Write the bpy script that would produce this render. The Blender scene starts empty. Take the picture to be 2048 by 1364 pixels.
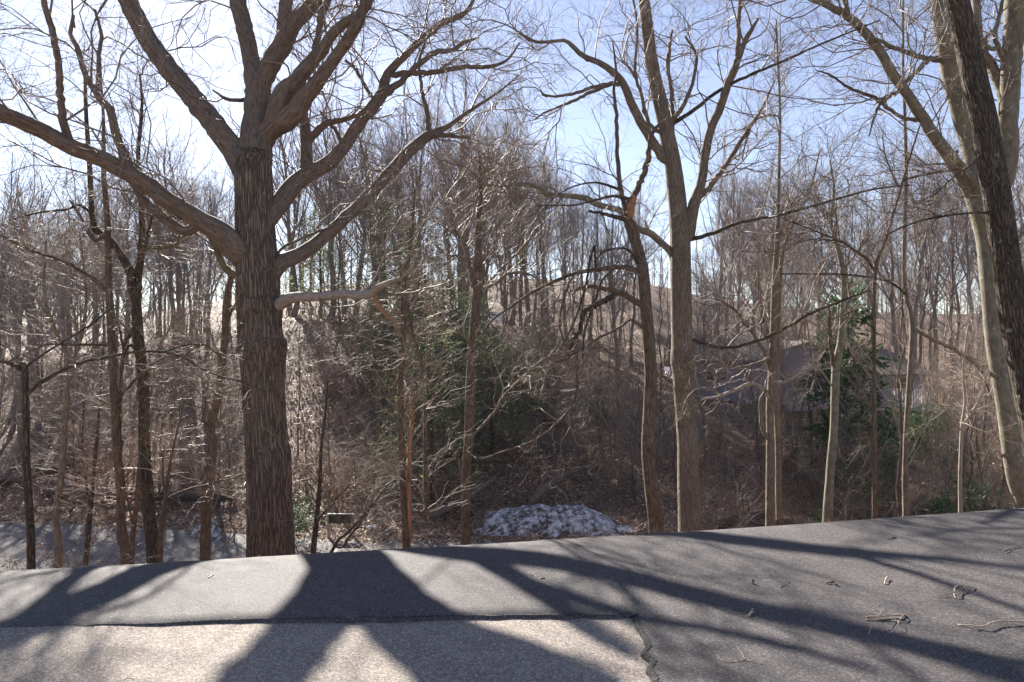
import bpy, math, random
import numpy as np
R = np.random.default_rng(11)
random.seed(5)
scene = bpy.context.scene
COL = scene.collection

# ------------------------------------------------------------------ camera, sky, sun, exposure
F, CX, CY, CAMH = 1365.3, 1024.0, 682.0, 1.7          # focal length in px at 2048 wide, image centre, eye height
cam_d = bpy.data.cameras.new('camera'); cam = bpy.data.objects.new('camera', cam_d); COL.objects.link(cam)
cam.location = (0, 0, CAMH); cam.rotation_euler = (math.radians(90), 0, 0)
cam_d.sensor_width = 36; cam_d.lens = 24; cam_d.clip_start = 0.05; cam_d.clip_end = 3000
scene.camera = cam
SUN = np.array([-0.488, 1.0, 0.669]); SUN = SUN / np.linalg.norm(SUN)
sun_el = math.asin(SUN[2]); sun_az = math.atan2(SUN[0], SUN[1])
w = bpy.data.worlds.new('World'); scene.world = w; w.use_nodes = True
nt = w.node_tree; nt.nodes.clear()
sky = nt.nodes.new('ShaderNodeTexSky'); sky.sky_type = 'NISHITA'; sky.sun_disc = False
sky.sun_elevation = sun_el; sky.sun_rotation = sun_az
sky.air_density = 0.9; sky.dust_density = 0.2; sky.ozone_density = 1.8; sky.altitude = 200
bg = nt.nodes.new('ShaderNodeBackground'); bg.inputs['Strength'].default_value = 0.05
wo = nt.nodes.new('ShaderNodeOutputWorld')
hs = nt.nodes.new('ShaderNodeHueSaturation'); hs.inputs['Hue'].default_value = 0.512; hs.inputs['Saturation'].default_value = 0.80; hs.inputs['Value'].default_value = 1.06
nt.links.new(sky.outputs[0], hs.inputs['Color']); nt.links.new(hs.outputs[0], bg.inputs[0]); nt.links.new(bg.outputs[0], wo.inputs[0])
sd = bpy.data.lights.new('sun', 'SUN'); sd.energy = 5.0; sd.angle = math.radians(0.53); sd.color = (1.0, 0.94, 0.86)
so = bpy.data.objects.new('sun', sd); COL.objects.link(so)
from mathutils import Vector
so.rotation_euler = Vector(SUN).to_track_quat('Z', 'Y').to_euler(); so.location = (-20, 40, 40)
scene.view_settings.view_transform = 'Standard'; scene.view_settings.look = 'None'
scene.view_settings.gamma = 1; scene.view_settings.use_curve_mapping = False
scene.view_settings.exposure = 1.95
scene.cycles.max_bounces = 6; scene.cycles.diffuse_bounces = 3; scene.cycles.glossy_bounces = 2
scene.cycles.transmission_bounces = 3; scene.cycles.volume_bounces = 0; scene.cycles.caustics_reflective = False
scene.cycles.use_denoising = True

# ------------------------------------------------------------------ materials
def new_mat(name, rough=0.8, spec=0.3):
    m = bpy.data.materials.new(name); m.use_nodes = True
    b = m.node_tree.nodes['Principled BSDF']
    b.inputs['Roughness'].default_value = rough; b.inputs['Specular IOR Level'].default_value = spec
    return m, m.node_tree, b
def N(nt, t, **kw):
    n = nt.nodes.new(t)
    for k, v in kw.items(): setattr(n, k, v)
    return n
def ramp(nt, fac, stops):
    r = N(nt, 'ShaderNodeValToRGB'); e = r.color_ramp.elements
    while len(e) < len(stops): e.new(0.5)
    for i, (p, c) in enumerate(stops):
        e[i].position = p; e[i].color = (*c, 1)
    nt.links.new(fac, r.inputs[0]); return r.outputs[0]
def noise(nt, vec, scale, detail=4, rough=0.55, dim='3D'):
    n = N(nt, 'ShaderNodeTexNoise'); n.inputs['Scale'].default_value = scale
    n.inputs['Detail'].default_value = detail; n.inputs['Roughness'].default_value = rough
    if vec is not None: nt.links.new(vec, n.inputs['Vector'])
    return n.outputs['Fac']
def mixc(nt, fac, a, b, mode='MIX'):
    m = N(nt, 'ShaderNodeMix', data_type='RGBA', blend_type=mode)
    for s, v in ((m.inputs[0], fac), (m.inputs[6], a), (m.inputs[7], b)):
        if hasattr(v, 'is_linked'): nt.links.new(v, s)
        elif isinstance(v, tuple): s.default_value = (*v, 1)
        else: s.default_value = v
    return m.outputs[2]
def attr(nt, name):
    return N(nt, 'ShaderNodeAttribute', attribute_name=name)
def bump(nt, h, b, strength, dist):
    n = N(nt, 'ShaderNodeBump'); n.inputs['Strength'].default_value = strength; n.inputs['Distance'].default_value = dist
    nt.links.new(h, n.inputs['Height']); nt.links.new(n.outputs[0], b.inputs['Normal'])
def mapping(nt, vec, sc):
    m = N(nt, 'ShaderNodeMapping'); m.inputs['Scale'].default_value = sc; nt.links.new(vec, m.inputs['Vector']); return m.outputs[0]

def bark_mat(name, dark, light, freq=30, stretch=0.12, lichen=None, bstr=0.8, moss=None, lich_amt=0.62, plates=None):
    m, t, b = new_mat(name, 0.85, 0.25)
    v = attr(t, 'bark').outputs['Vector']
    n1 = noise(t, mapping(t, v, (1, 1, stretch)), freq, 6, 0.62)
    n2 = noise(t, v, 2.3, 3)
    h = n1
    c = ramp(t, n1, [(0.36, dark), (0.62, light)])
    if plates:
        wn = N(t, 'ShaderNodeTexNoise'); wn.inputs['Scale'].default_value = 5; wn.inputs['Detail'].default_value = 4; t.links.new(v, wn.inputs['Vector'])
        off = N(t, 'ShaderNodeVectorMath', operation='MULTIPLY_ADD'); off.inputs[1].default_value = (0.06, 0.06, 0.14)
        t.links.new(wn.outputs['Color'], off.inputs[0]); t.links.new(v, off.inputs[2])
        vo = N(t, 'ShaderNodeTexVoronoi', feature='DISTANCE_TO_EDGE'); vo.inputs['Scale'].default_value = plates[0]
        t.links.new(mapping(t, off.outputs[0], (1, 1, plates[1])), vo.inputs['Vector'])
        cr = ramp(t, vo.outputs['Distance'], [(0.03, (0, 0, 0)), (0.20, (1, 1, 1))])
        mid = tuple(0.45 * a + 0.55 * q for a, q in zip(dark, light))
        c = mixc(t, cr, dark, ramp(t, n1, [(0.3, mid), (0.65, light)]))
        mh = N(t, 'ShaderNodeMath', operation='MULTIPLY_ADD'); mh.inputs[1].default_value = 0.35
        t.links.new(n1, mh.inputs[0]); t.links.new(cr, mh.inputs[2]); h = mh.outputs[0]
    c = mixc(t, 0.25, c, ramp(t, n2, [(0.3, tuple(x * 0.5 for x in light)), (0.7, tuple(min(1, x * 1.2) for x in light))]), 'MIX')
    if lichen:
        n3 = noise(t, mapping(t, v, (1, 1, 0.8)), 9, 5, 0.6)
        c = mixc(t, ramp(t, n3, [(lich_amt, (0, 0, 0)), (lich_amt + 0.06, (1, 1, 1))]), c, lichen)
    if moss:
        n4 = noise(t, v, 1.6, 4, 0.6)
        c = mixc(t, ramp(t, n4, [(0.56, (0, 0, 0)), (0.72, (0.8, 0.8, 0.8))]), c, moss)
    t.links.new(c, b.inputs['Base Color'])
    bump(t, h, b, bstr, 0.02)
    return m
def twig_mat(name, a, bcol, rough=0.6, spec=0.3):
    m, t, b = new_mat(name, rough, spec)
    c = mixc(t, attr(t, 'tint').outputs['Fac'], a, bcol)
    t.links.new(c, b.inputs['Base Color'])
    return m

M = {}
M['oak'] = bark_mat('oak_bark', (0.036, 0.026, 0.019), (0.235, 0.18, 0.14), 24, 0.22, (0.36, 0.37, 0.32), 1.0, lich_amt=0.69, plates=(27, 0.06))
M['oak_limb'] = bark_mat('oak_limb_bark', (0.06, 0.044, 0.035), (0.20, 0.15, 0.118), 30, 0.2, (0.36, 0.37, 0.32), 0.6, lich_amt=0.68)
M['brown'] = bark_mat('brown_bark', (0.05, 0.034, 0.024), (0.25, 0.18, 0.13), 36, 0.16, None, 0.8, plates=(46, 0.07))
M['grey'] = bark_mat('grey_bark', (0.085, 0.066, 0.05), (0.29, 0.235, 0.18), 34, 0.15, (0.36, 0.37, 0.30), 0.7, lich_amt=0.7, plates=(44, 0.06))
M['dark'] = bark_mat('dark_bark', (0.022, 0.017, 0.013), (0.15, 0.115, 0.085), 40, 0.10, (0.26, 0.26, 0.21), 1.0, plates=(36, 0.10))
M['beech'] = bark_mat('green_grey_bark', (0.10, 0.088, 0.062), (0.22, 0.195, 0.15), 14, 0.5, (0.32, 0.32, 0.25), 0.35, (0.16, 0.17, 0.07))
M['pale'] = bark_mat('pale_broken_bark', (0.20, 0.165, 0.135), (0.34, 0.29, 0.245), 20, 0.4, None, 0.5)
M['heart'] = bark_mat('split_heartwood', (0.20, 0.095, 0.05), (0.40, 0.22, 0.12), 30, 0.06, None, 0.8)
M['moss'] = bark_mat('mossy_bark', (0.07, 0.06, 0.035), (0.17, 0.15, 0.08), 24, 0.3, None, 0.6, (0.22, 0.26, 0.03))
M['far'] = bark_mat('ridge_bark', (0.09, 0.07, 0.055), (0.22, 0.18, 0.145), 20, 0.15, None, 0.4)
M['twig'] = twig_mat('twig_bark', (0.115, 0.084, 0.066), (0.285, 0.22, 0.168))
M['twig_dark'] = twig_mat('twig_dark', (0.10, 0.07, 0.055), (0.22, 0.16, 0.12))
M['twig_far'] = twig_mat('twig_ridge', (0.15, 0.118, 0.108), (0.28, 0.228, 0.20))
M['twig_pale'] = twig_mat('twig_pale', (0.20, 0.14, 0.095), (0.46, 0.36, 0.27), 0.45)
M['twig_red'] = twig_mat('twig_red', (0.14, 0.065, 0.045), (0.30, 0.16, 0.11))

def leaf_mat(name, cols, trans=0.25, rough=0.6):
    m, t, b = new_mat(name, rough, 0.35)
    n = len(cols)
    c = ramp(t, attr(t, 'tint').outputs['Fac'], [((i + 0.0) / max(1, n - 1), cols[i]) for i in range(n)])
    t.links.new(c, b.inputs['Base Color'])
    if trans:
        tr = N(t, 'ShaderNodeBsdfTranslucent'); t.links.new(c, tr.inputs['Color'])
        mx = N(t, 'ShaderNodeMixShader'); mx.inputs[0].default_value = trans
        t.links.new(b.outputs[0], mx.inputs[1]); t.links.new(tr.outputs[0], mx.inputs[2])
        t.links.new(mx.outputs[0], t.nodes['Material Output'].inputs['Surface'])
    return m
M['litter'] = leaf_mat('dead_leaves', [(0.15, 0.08, 0.05), (0.30, 0.18, 0.11), (0.42, 0.275, 0.185), (0.56, 0.42, 0.31)], 0.2, 0.5)
M['beech_leaf'] = leaf_mat('clinging_leaves', [(0.34, 0.13, 0.05), (0.48, 0.24, 0.09), (0.55, 0.36, 0.16)], 0.4)
M['needle'] = leaf_mat('hemlock_needles', [(0.10, 0.14, 0.06), (0.17, 0.215, 0.09), (0.25, 0.30, 0.13)], 0.65, 0.45)
M['needle_dark'] = leaf_mat('spruce_needles', [(0.028, 0.075, 0.026), (0.050, 0.125, 0.038), (0.09, 0.19, 0.055)], 0.45, 0.45)

def plain(name, col, rough=0.7, spec=0.4, nscale=None, amt=0.25, metal=0):
    m, t, b = new_mat(name, rough, spec); b.inputs['Metallic'].default_value = metal
    if nscale:
        tc = N(t, 'ShaderNodeTexCoord').outputs['Object']
        n = noise(t, tc, nscale, 5, 0.6)
        c = ramp(t, n, [(0.3, tuple(x * (1 - amt) for x in col)), (0.7, tuple(min(1, x * (1 + amt)) for x in col))])
        t.links.new(c, b.inputs['Base Color']); bump(t, n, b, 0.2, 0.01)
    else: b.inputs['Base Color'].default_value = (*col, 1)
    return m
M['siding'] = plain('grey_lavender_siding', (0.18, 0.17, 0.21), 0.6, 0.3, 3, 0.1)
M['roofing'] = plain('brown_shingle', (0.13, 0.105, 0.09), 0.9, 0.2, 6, 0.25)
M['slate'] = plain('blue_grey_shingle', (0.10, 0.115, 0.15), 0.8, 0.3, 5, 0.25)
M['white'] = plain('weathered_white_paint', (0.33, 0.32, 0.32), 0.5, 0.4, 8, 0.06)
M['deckwood'] = plain('weathered_boards', (0.30, 0.26, 0.23), 0.8, 0.2, 10, 0.2)
M['glass'] = plain('window_glass', (0.02, 0.022, 0.026), 0.05, 0.8)
M['boardgreen'] = plain('dark_green_board', (0.035, 0.045, 0.03), 0.6, 0.4, 8, 0.3)
M['post'] = plain('pale_post', (0.42, 0.40, 0.37), 0.7, 0.3, 12, 0.2)

def ground_mat():
    m, t, b = new_mat('leaf_covered_ground', 0.8, 0.25)
    tc = N(t, 'ShaderNodeTexCoord').outputs['Object']
    vo = N(t, 'ShaderNodeTexVoronoi'); vo.inputs['Scale'].default_value = 9; t.links.new(tc, vo.inputs['Vector'])
    sep = N(t, 'ShaderNodeSeparateColor'); t.links.new(vo.outputs['Color'], sep.inputs[0])
    c = ramp(t, sep.outputs[0], [(0.0, (0.09, 0.055, 0.038)), (0.4, (0.21, 0.135, 0.09)), (0.75, (0.33, 0.225, 0.155)), (1.0, (0.43, 0.32, 0.235))])
    n = noise(t, tc, 0.35, 5, 0.6)
    c = mixc(t, ramp(t, n, [(0.35, (0.7, 0.7, 0.7)), (0.65, (0, 0, 0))]), c, (0.09, 0.062, 0.045))
    t.links.new(c, b.inputs['Base Color'])
    n2 = noise(t, tc, 14, 5, 0.7)
    bump(t, n2, b, 1.0, 0.12)
    return m
M['ground'] = ground_mat()

def asphalt_mat(name, col, speck, sscale, rough, spec, amt=0.2, bstr=0.5, bdist=0.006):
    m, t, b = new_mat(name, rough, spec)
    tc = N(t, 'ShaderNodeTexCoord').outputs['Object']
    vo = N(t, 'ShaderNodeTexVoronoi'); vo.inputs['Scale'].default_value = sscale; t.links.new(tc, vo.inputs['Vector'])
    sep = N(t, 'ShaderNodeSeparateColor'); t.links.new(vo.outputs['Color'], sep.inputs[0])
    big = noise(t, tc, 0.8, 5, 0.6); mid = noise(t, tc, 5, 4, 0.6)
    c = ramp(t, big, [(0.3, tuple(x * (1 - amt) for x in col)), (0.7, tuple(x * (1 + amt) for x in col))])
    c = mixc(t, 0.35, c, ramp(t, mid, [(0.35, tuple(x * 0.7 for x in col)), (0.65, tuple(x * 1.3 for x in col))]))
    c = mixc(t, ramp(t, sep.outputs[0], [(0.55, (0, 0, 0)), (0.95, (0.85, 0.85, 0.85))]), c, speck)
    dk = ramp(t, sep.outputs[1], [(0.80, (0, 0, 0)), (0.97, (0.7, 0.7, 0.7))])
    c = mixc(t, dk, c, tuple(x * 0.35 for x in col))
    t.links.new(c, b.inputs['Base Color'])
    fine = noise(t, tc, sscale * 0.8, 3, 0.7)
    ad = N(t, 'ShaderNodeMath', operation='MULTIPLY_ADD'); ad.inputs[1].default_value = 0.6
    t.links.new(vo.outputs['Distance'], ad.inputs[0]); t.links.new(fine, ad.inputs[2])
    bump(t, ad.outputs[0], b, bstr, bdist)
    return m
M['asphalt'] = asphalt_mat('fresh_asphalt', (0.062, 0.055, 0.055), (0.15, 0.135, 0.13), 120, 0.78, 0.24, 0.16)
M['tar'] = asphalt_mat('black_tar', (0.018, 0.017, 0.018), (0.05, 0.045, 0.045), 90, 0.8, 0.3, 0.3, 1.0, 0.01)
M['oldpave'] = asphalt_mat('old_chip_paving', (0.215, 0.185, 0.160), (0.40, 0.355, 0.31), 110, 0.9, 0.15, 0.14, 0.6, 0.006)
M['lane'] = asphalt_mat('worn_lane', (0.13, 0.115, 0.11), (0.19, 0.17, 0.165), 30, 0.8, 0.3, 0.15, 0.3, 0.01)

def snow_mat():
    m, t, b = new_mat('dirty_snow', 0.6, 0.3)
    tc = N(t, 'ShaderNodeTexCoord').outputs['Object']
    n = noise(t, tc, 5.5, 6, 0.75); n2 = noise(t, tc, 1.3, 3)
    ad = N(t, 'ShaderNodeMath', operation='MULTIPLY_ADD'); ad.inputs[1].default_value = 0.45
    t.links.new(n2, ad.inputs[0]); t.links.new(n, ad.inputs[2])
    c = ramp(t, ad.outputs[0], [(0.65, (0.09, 0.07, 0.06)), (0.73, (0.36, 0.34, 0.34)), (0.84, (0.80, 0.81, 0.84))])
    t.links.new(c, b.inputs['Base Color']); bump(t, n, b, 1.0, 0.12)
    return m
M['snow'] = snow_mat()

# ------------------------------------------------------------------ object helpers
def tag(o, label=None, cat=None, group=None, kind=None):
    if label: o['label'] = label
    if cat: o['category'] = cat
    if group: o['group'] = group
    if kind: o['kind'] = kind
    return o
def empty(name, loc, label, cat, group=None, rz=0, sc=1):
    o = bpy.data.objects.new(name, None); COL.objects.link(o); o.empty_display_size = 0.3
    o.location = loc; o.rotation_euler = (0, 0, rz); o.scale = (sc, sc, sc)
    return tag(o, label, cat, group)
def obj_from(name, me, parent=None):
    o = bpy.data.objects.new(name, me); COL.objects.link(o)
    if parent is not None: o.parent = parent
    return o
def raw_mesh(name, verts, faces, mat, smooth=False, tint=None, bark=None, nper=4):
    """verts (V,3) array, faces (Fn,nper) int array -> mesh"""
    me = bpy.data.meshes.new(name)
    verts = np.asarray(verts, np.float32); faces = np.asarray(faces, np.int32)
    me.vertices.add(len(verts)); me.vertices.foreach_set('co', verts.ravel())
    k = faces.shape[1]
    me.loops.add(faces.size); me.loops.foreach_set('vertex_index', faces.ravel())
    me.polygons.add(len(faces)); me.polygons.foreach_set('loop_start', np.arange(len(faces), dtype=np.int32) * k)
    me.polygons.foreach_set('loop_total', np.full(len(faces), k, np.int32))
    if smooth: me.polygons.foreach_set('use_smooth', np.ones(len(faces), bool))
    if tint is not None:
        a = me.attributes.new('tint', 'FLOAT', 'POINT'); a.data.foreach_set('value', np.asarray(tint, np.float32))
    if bark is not None:
        a = me.attributes.new('bark', 'FLOAT_VECTOR', 'POINT'); a.data.foreach_set('vector', np.asarray(bark, np.float32).ravel())
    me.materials.append(mat); me.update(calc_edges=True); me.validate(verbose=False)
    return me
def poly_mesh(name, verts, faces, mats, fm=None, smooth=False):
    me = bpy.data.meshes.new(name); me.from_pydata([tuple(v) for v in verts], [], faces)
    for m in (mats if isinstance(mats, (list, tuple)) else [mats]): me.materials.append(m)
    if smooth: me.polygons.foreach_set('use_smooth', [True] * len(me.polygons))
    me.update(); return me
def box_mesh(name, boxes, mat):
    """boxes: (x0,x1,y0,y1,z0,z1)"""
    V, Fc = [], []
    for (a, b, c, d, e, f) in boxes:
        i = len(V)
        V += [(a, c, e), (b, c, e), (b, d, e), (a, d, e), (a, c, f), (b, c, f), (b, d, f), (a, d, f)]
        Fc += [(i, i+3, i+2, i+1), (i+4, i+5, i+6, i+7), (i, i+1, i+5, i+4), (i+1, i+2, i+6, i+5), (i+2, i+3, i+7, i+6), (i+3, i, i+4, i+7)]
    return poly_mesh(name, V, Fc, mat)

# ------------------------------------------------------------------ terrain
def sstep(x): x = np.clip(x, 0, 1); return x * x * (3 - 2 * x)
def vnoise(x, y, seed=0):
    xi = np.floor(x); yi = np.floor(y); fx = x - xi; fy = y - yi
    fx = fx * fx * (3 - 2 * fx); fy = fy * fy * (3 - 2 * fy)
    def h(a, b):
        s = np.sin(a * 127.1 + b * 311.7 + seed * 74.7) * 43758.5453
        return s - np.floor(s)
    return (h(xi, yi) * (1 - fx) + h(xi + 1, yi) * fx) * (1 - fy) + (h(xi, yi + 1) * (1 - fx) + h(xi + 1, yi + 1) * fx) * fy
def edge_y(x): xc = np.clip(x, -14, 14); return 5.93 + 0.205 * xc + 0.004 * xc * xc
FLOOR = -5.0
def H(x, y):
    x = np.asarray(x, float); y = np.asarray(y, float)
    ye = edge_y(x); yf = 17.5
    p = np.clip((y - ye) / (yf - ye), 0, 1)
    z = -0.08 + (FLOOR + 0.08) * (1 - (1 - p) ** 1.8)
    u = x / np.maximum(y, 6)
    crest = np.interp(u, [-1.5, -0.75, -0.55, -0.3, -0.12, 0.0, 0.10, 0.2, 0.28, 0.36, 0.8, 1.5],
                         [0.0, -0.2, 1.2, 3.3, 3.4, 2.6, 1.9, 0.4, -1.6, -2.6, -2.4, -1.0])
    foot = np.interp(u, [-0.75, -0.3, 0.05, 0.2, 0.4], [28.5, 26.0, 25.5, 26.5, 29.0])
    run = np.interp(u, [-0.75, -0.3, -0.1, 0.05, 0.2, 0.4], [20, 20, 21, 26, 25, 12])
    tq = np.clip((y - foot) / run, 0, 1); q = 0.25 * sstep(tq) + 0.75 * tq
    z = z + q * (crest - FLOOR) + np.clip(y - foot - run - 12, 0, 70) * -0.035
    z = z + sstep((y - 70) / 65) * (13 + 3 * vnoise(x / 30, y / 40, 3)) * np.interp(u, [-0.8, -0.3, 0.0, 0.3, 0.8], [0.45, 0.7, 1.0, 0.95, 0.8])
    bank = sstep((y - ye - 0.4) / 2) * (1 - sstep((y - 15) / 3))
    amp = np.clip(q * 1.2, 0, 1) + bank * 0.5
    z = z + amp * ((vnoise(x / 3.1, y / 3.1, 1) - 0.5) * 0.9 + (vnoise(x / 0.9, y / 0.9, 2) - 0.5) * 0.25)
    return z
def Hs(x, y): return float(H(np.array([x]), np.array([y]))[0])
def axis(parts):
    out = []
    for a, b, s in parts: out.append(np.arange(a, b, s))
    return np.concatenate(out)
gx = axis([(-400, -60, 20), (-60, -32, 1.4), (-32, 32, 0.55), (32, 60, 1.4), (60, 401, 20)])
gy = axis([(-120, -10, 12), (-10, 4, 1.2), (4, 20, 0.4), (20, 56, 0.5), (56, 110, 1.6), (110, 200, 5), (200, 640, 40)])
X, Y = np.meshgrid(gx, gy); Z = H(X, Y)
ny, nx = X.shape
idx = np.arange(nx * ny).reshape(ny, nx)
fc = np.stack([idx[:-1, :-1], idx[:-1, 1:], idx[1:, 1:], idx[1:, :-1]], -1).reshape(-1, 4)
g = obj_from('ground', raw_mesh('ground', np.stack([X, Y, Z], -1).reshape(-1, 3), fc, M['ground'], True)); tag(g, kind='structure')

# lane in the valley floor
far_edge = [(-60, 31), (-30, 26.9), (-18.9, 25.2), (-10, 24.0), (-5.3, 22.6), (2.1, 22.9), (12, 22), (40, 20)]
fx_, fy_ = zip(*far_edge)
lx = np.arange(-60, 40, 0.5); ly = np.interp(lx, fx_, fy_)
ly = np.convolve(np.pad(ly, 6, 'edge'), np.ones(13) / 13, 'valid') + (vnoise(lx / 0.8, lx * 0, 5) - 0.5) * 0.25
V = []
for k in range(4):
    yy = ly - k * 1.65; V.append(np.stack([lx, yy, np.maximum(H(lx, yy) + 0.004, FLOOR + 0.02 + 0.02 * (k in (1, 2)))], -1))
V = np.stack(V, 1); n0, n1 = V.shape[:2]; idx = np.arange(n0 * n1).reshape(n0, n1)
fc = np.stack([idx[:-1, 1:], idx[1:, 1:], idx[1:, :-1], idx[:-1, :-1]], -1).reshape(-1, 4)
tag(obj_from('road', raw_mesh('road', V.reshape(-1, 3), fc, M['lane'], True)), kind='structure')

# asphalt drive: sheet with a cut-out for the older paving, jagged rim, skirt at the far edge
PADX, PADY = 0.70, 4.17                    # right and far edge of the old paving
def lip_y(x): return 4.085 + 0.045 * (x + 3.06) + 0.02 * (vnoise(x * 9, x * 0 + 3, 7) - 0.5) + 0.03 * (vnoise(x * 2.2, x * 0 + 1, 9) - 0.5)
def lip_x(y): return PADX + 0.03 + 0.05 * (vnoise(y * 11, y * 0 + 2, 4) - 0.5) + 0.06 * (vnoise(y * 3, y * 0 + 5, 6) - 0.5)
def drive_z(x, y):
    x = np.asarray(x, float); y = np.asarray(y, float)
    d = edge_y(x) - y
    return 0.010 * (vnoise(x / 1.4, y / 1.4, 12) - 0.5) - 0.05 * np.exp(-np.maximum(d, 0) / 0.16)
def strip(rows):
    V = np.stack(rows, 1); a, b = V.shape[:2]; idx = np.arange(a * b).reshape(a, b)
    return V.reshape(-1, 3), np.stack([idx[:-1, 1:], idx[1:, 1:], idx[1:, :-1], idx[:-1, :-1]], -1).reshape(-1, 4)
def P3(x, y, z): return np.stack([x, y, z], -1)
sx_ = np.concatenate([np.arange(-16, -4, 0.4), np.arange(-4, 0.72, 0.02), np.arange(0.75, 16.1, 0.25)])
ey = edge_y(sx_) + 0.03 * (vnoise(sx_ * 3, sx_ * 0, 21) - 0.5) + 0.02 * (vnoise(sx_ * 11, sx_ * 0, 22) - 0.5)
inpad = np.clip((0.73 - sx_) / 0.001, 0, 1)
near = np.where(sx_ <= 0.73, lip_y(np.minimum(sx_, 0.73)), 4.25)
drop = np.where(sx_ <= 0.73, 0.024 - 0.019 * np.clip((-0.9 - sx_) / 2.2, 0, 1), 0.0)
rows = [P3(sx_, ey + 0.03, np.full_like(sx_, -0.17))]
for f in (0, 0.02, 0.05, 0.1, 0.2, 0.35, 0.5, 0.65, 0.8, 0.9, 1.0):
    yy = ey * (1 - f) + near * f; rows.append(P3(sx_, yy, drive_z(sx_, yy)))
rows.append(P3(sx_, near - 0.012, drive_z(sx_, near) - drop))
V1, F1 = strip(rows)
py = np.concatenate([np.arange(4.25, 2.4, -0.02), np.arange(2.4, -9, -0.4)])
lx0 = lip_x(py); rows = []
rows.append(P3(lx0 - 0.012, py, drive_z(lx0, py) - 0.026))
for xo in (0, 0.02, 0.06, 0.2, 0.5, 1, 2, 3.5, 5, 8, 12, 15.3):
    xx = np.minimum(lx0 * (1 - xo / 15.3) + 16 * xo / 15.3, 16); rows.append(P3(xx, py, drive_z(xx, py)))
V2, F2 = strip(rows)
tag(obj_from('asphalt_drive', raw_mesh('asphalt_drive', np.concatenate([V1, V2]), np.concatenate([F1, F2[:, ::-1] + len(V1)]), M['asphalt'], False)), kind='structure')
xs = np.concatenate([np.arange(-16, -4, 1.0), np.arange(-4, 0.86, 0.1)]); ys = np.concatenate([np.arange(-9, 1.8, 0.6), np.arange(1.8, 4.4, 0.1)])
X, Y = np.meshgrid(xs, ys); Z = -0.021 + 0.016 * np.clip((-0.9 - X) / 2.2, 0, 1) + 0.004 * (vnoise(X / 0.5, Y / 0.5, 31) - 0.5)
a, b = X.shape; idx = np.arange(a * b).reshape(a, b)
fc = np.stack([idx[:-1, :-1], idx[:-1, 1:], idx[1:, 1:], idx[1:, :-1]], -1).reshape(-1, 4)
tag(obj_from('old_pavement', raw_mesh('old_pavement', P3(X, Y, Z).reshape(-1, 3), fc, M['oldpave'], True)), kind='structure')

# black tar edge where the new asphalt meets the old paving
def tar(xa, ya, xb, yb):
    V = np.concatenate([np.stack([xa, ya, drive_z(xa, ya) + 0.004], -1), np.stack([xb, yb, drive_z(xb, yb) + 0.004], -1)]); n = len(xa); i = np.arange(n - 1)
    return V, np.stack([i, i + 1, i + 1 + n, i + n], -1)
tx = np.arange(-2.2, 0.76, 0.008); jag = lambda q, k: np.abs(vnoise(q * 45, q * 0, k) - 0.5) * 0.018 + vnoise(q * 14, q * 0, k + 1) * 0.009
Va, Fa = tar(tx, lip_y(tx) + 0.001, tx, lip_y(tx) + 0.002 + jag(tx, 41) * np.clip((tx + 2.2) / 1.6, 0, 1))
ty = np.arange(1.9, 4.26, 0.008); wd = 0.008 + 0.04 * np.clip((4.0 - ty) / 1.2, 0, 1)
r0_ = np.stack([lip_x(ty) - 0.010 - 0.4 * jag(ty, 61), ty, -0.0165 + 0 * ty], -1); r1_ = np.stack([lip_x(ty) - 0.004, ty, drive_z(lip_x(ty), ty) + 0.004], -1)
r2_ = np.stack([lip_x(ty) + 0.014 + wd * (0.4 + 11 * jag(ty, 51)), ty, drive_z(lip_x(ty), ty) + 0.004], -1)
Vb, Fb = strip([r0_, r1_, r2_]); Fb = Fb[:, ::-1]
tag(obj_from('tar_edge', raw_mesh('tar_edge', np.concatenate([Va, Vb]), np.concatenate([Fa[:, ::-1], Fb + len(Va)]), M['tar'])), kind='structure')

# ------------------------------------------------------------------ branch machinery (all numpy)
def nrm(v): return v / np.maximum(np.linalg.norm(v, axis=-1, keepdims=True), 1e-9)
def px3(x, y, D):
    return np.stack([(np.asarray(x) - CX) / F * D, np.asarray(D, float) + 0 * np.asarray(x), CAMH + (CY - np.asarray(y)) / F * D], -1)
def catmull(P, n):
    P = np.asarray(P, float)
    if len(P) == 2: 
        s = np.linspace(0, 1, n)[:, None]; return P[0] * (1 - s) + P[1] * s
    Q = np.concatenate([[2 * P[0] - P[1]], P, [2 * P[-1] - P[-2]]])
    d = np.linalg.norm(np.diff(P[:, :2] if P.shape[1] > 3 else P, axis=0), axis=1); d = np.maximum(d, 1e-6)
    t = np.concatenate([[0], np.cumsum(d)]); t = t / t[-1]
    u = np.linspace(0, 1, n); i = np.clip(np.searchsorted(t, u, 'right') - 1, 0, len(P) - 2)
    f = ((u - t[i]) / (t[i + 1] - t[i]))[:, None]
    p0, p1, p2, p3 = Q[i], Q[i + 1], Q[i + 2], Q[i + 3]
    return 0.5 * (2 * p1 + (p2 - p0) * f + (2 * p0 - 5 * p1 + 4 * p2 - p3) * f ** 2 + (3 * p1 - p0 - 3 * p2 + p3) * f ** 3)
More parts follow.
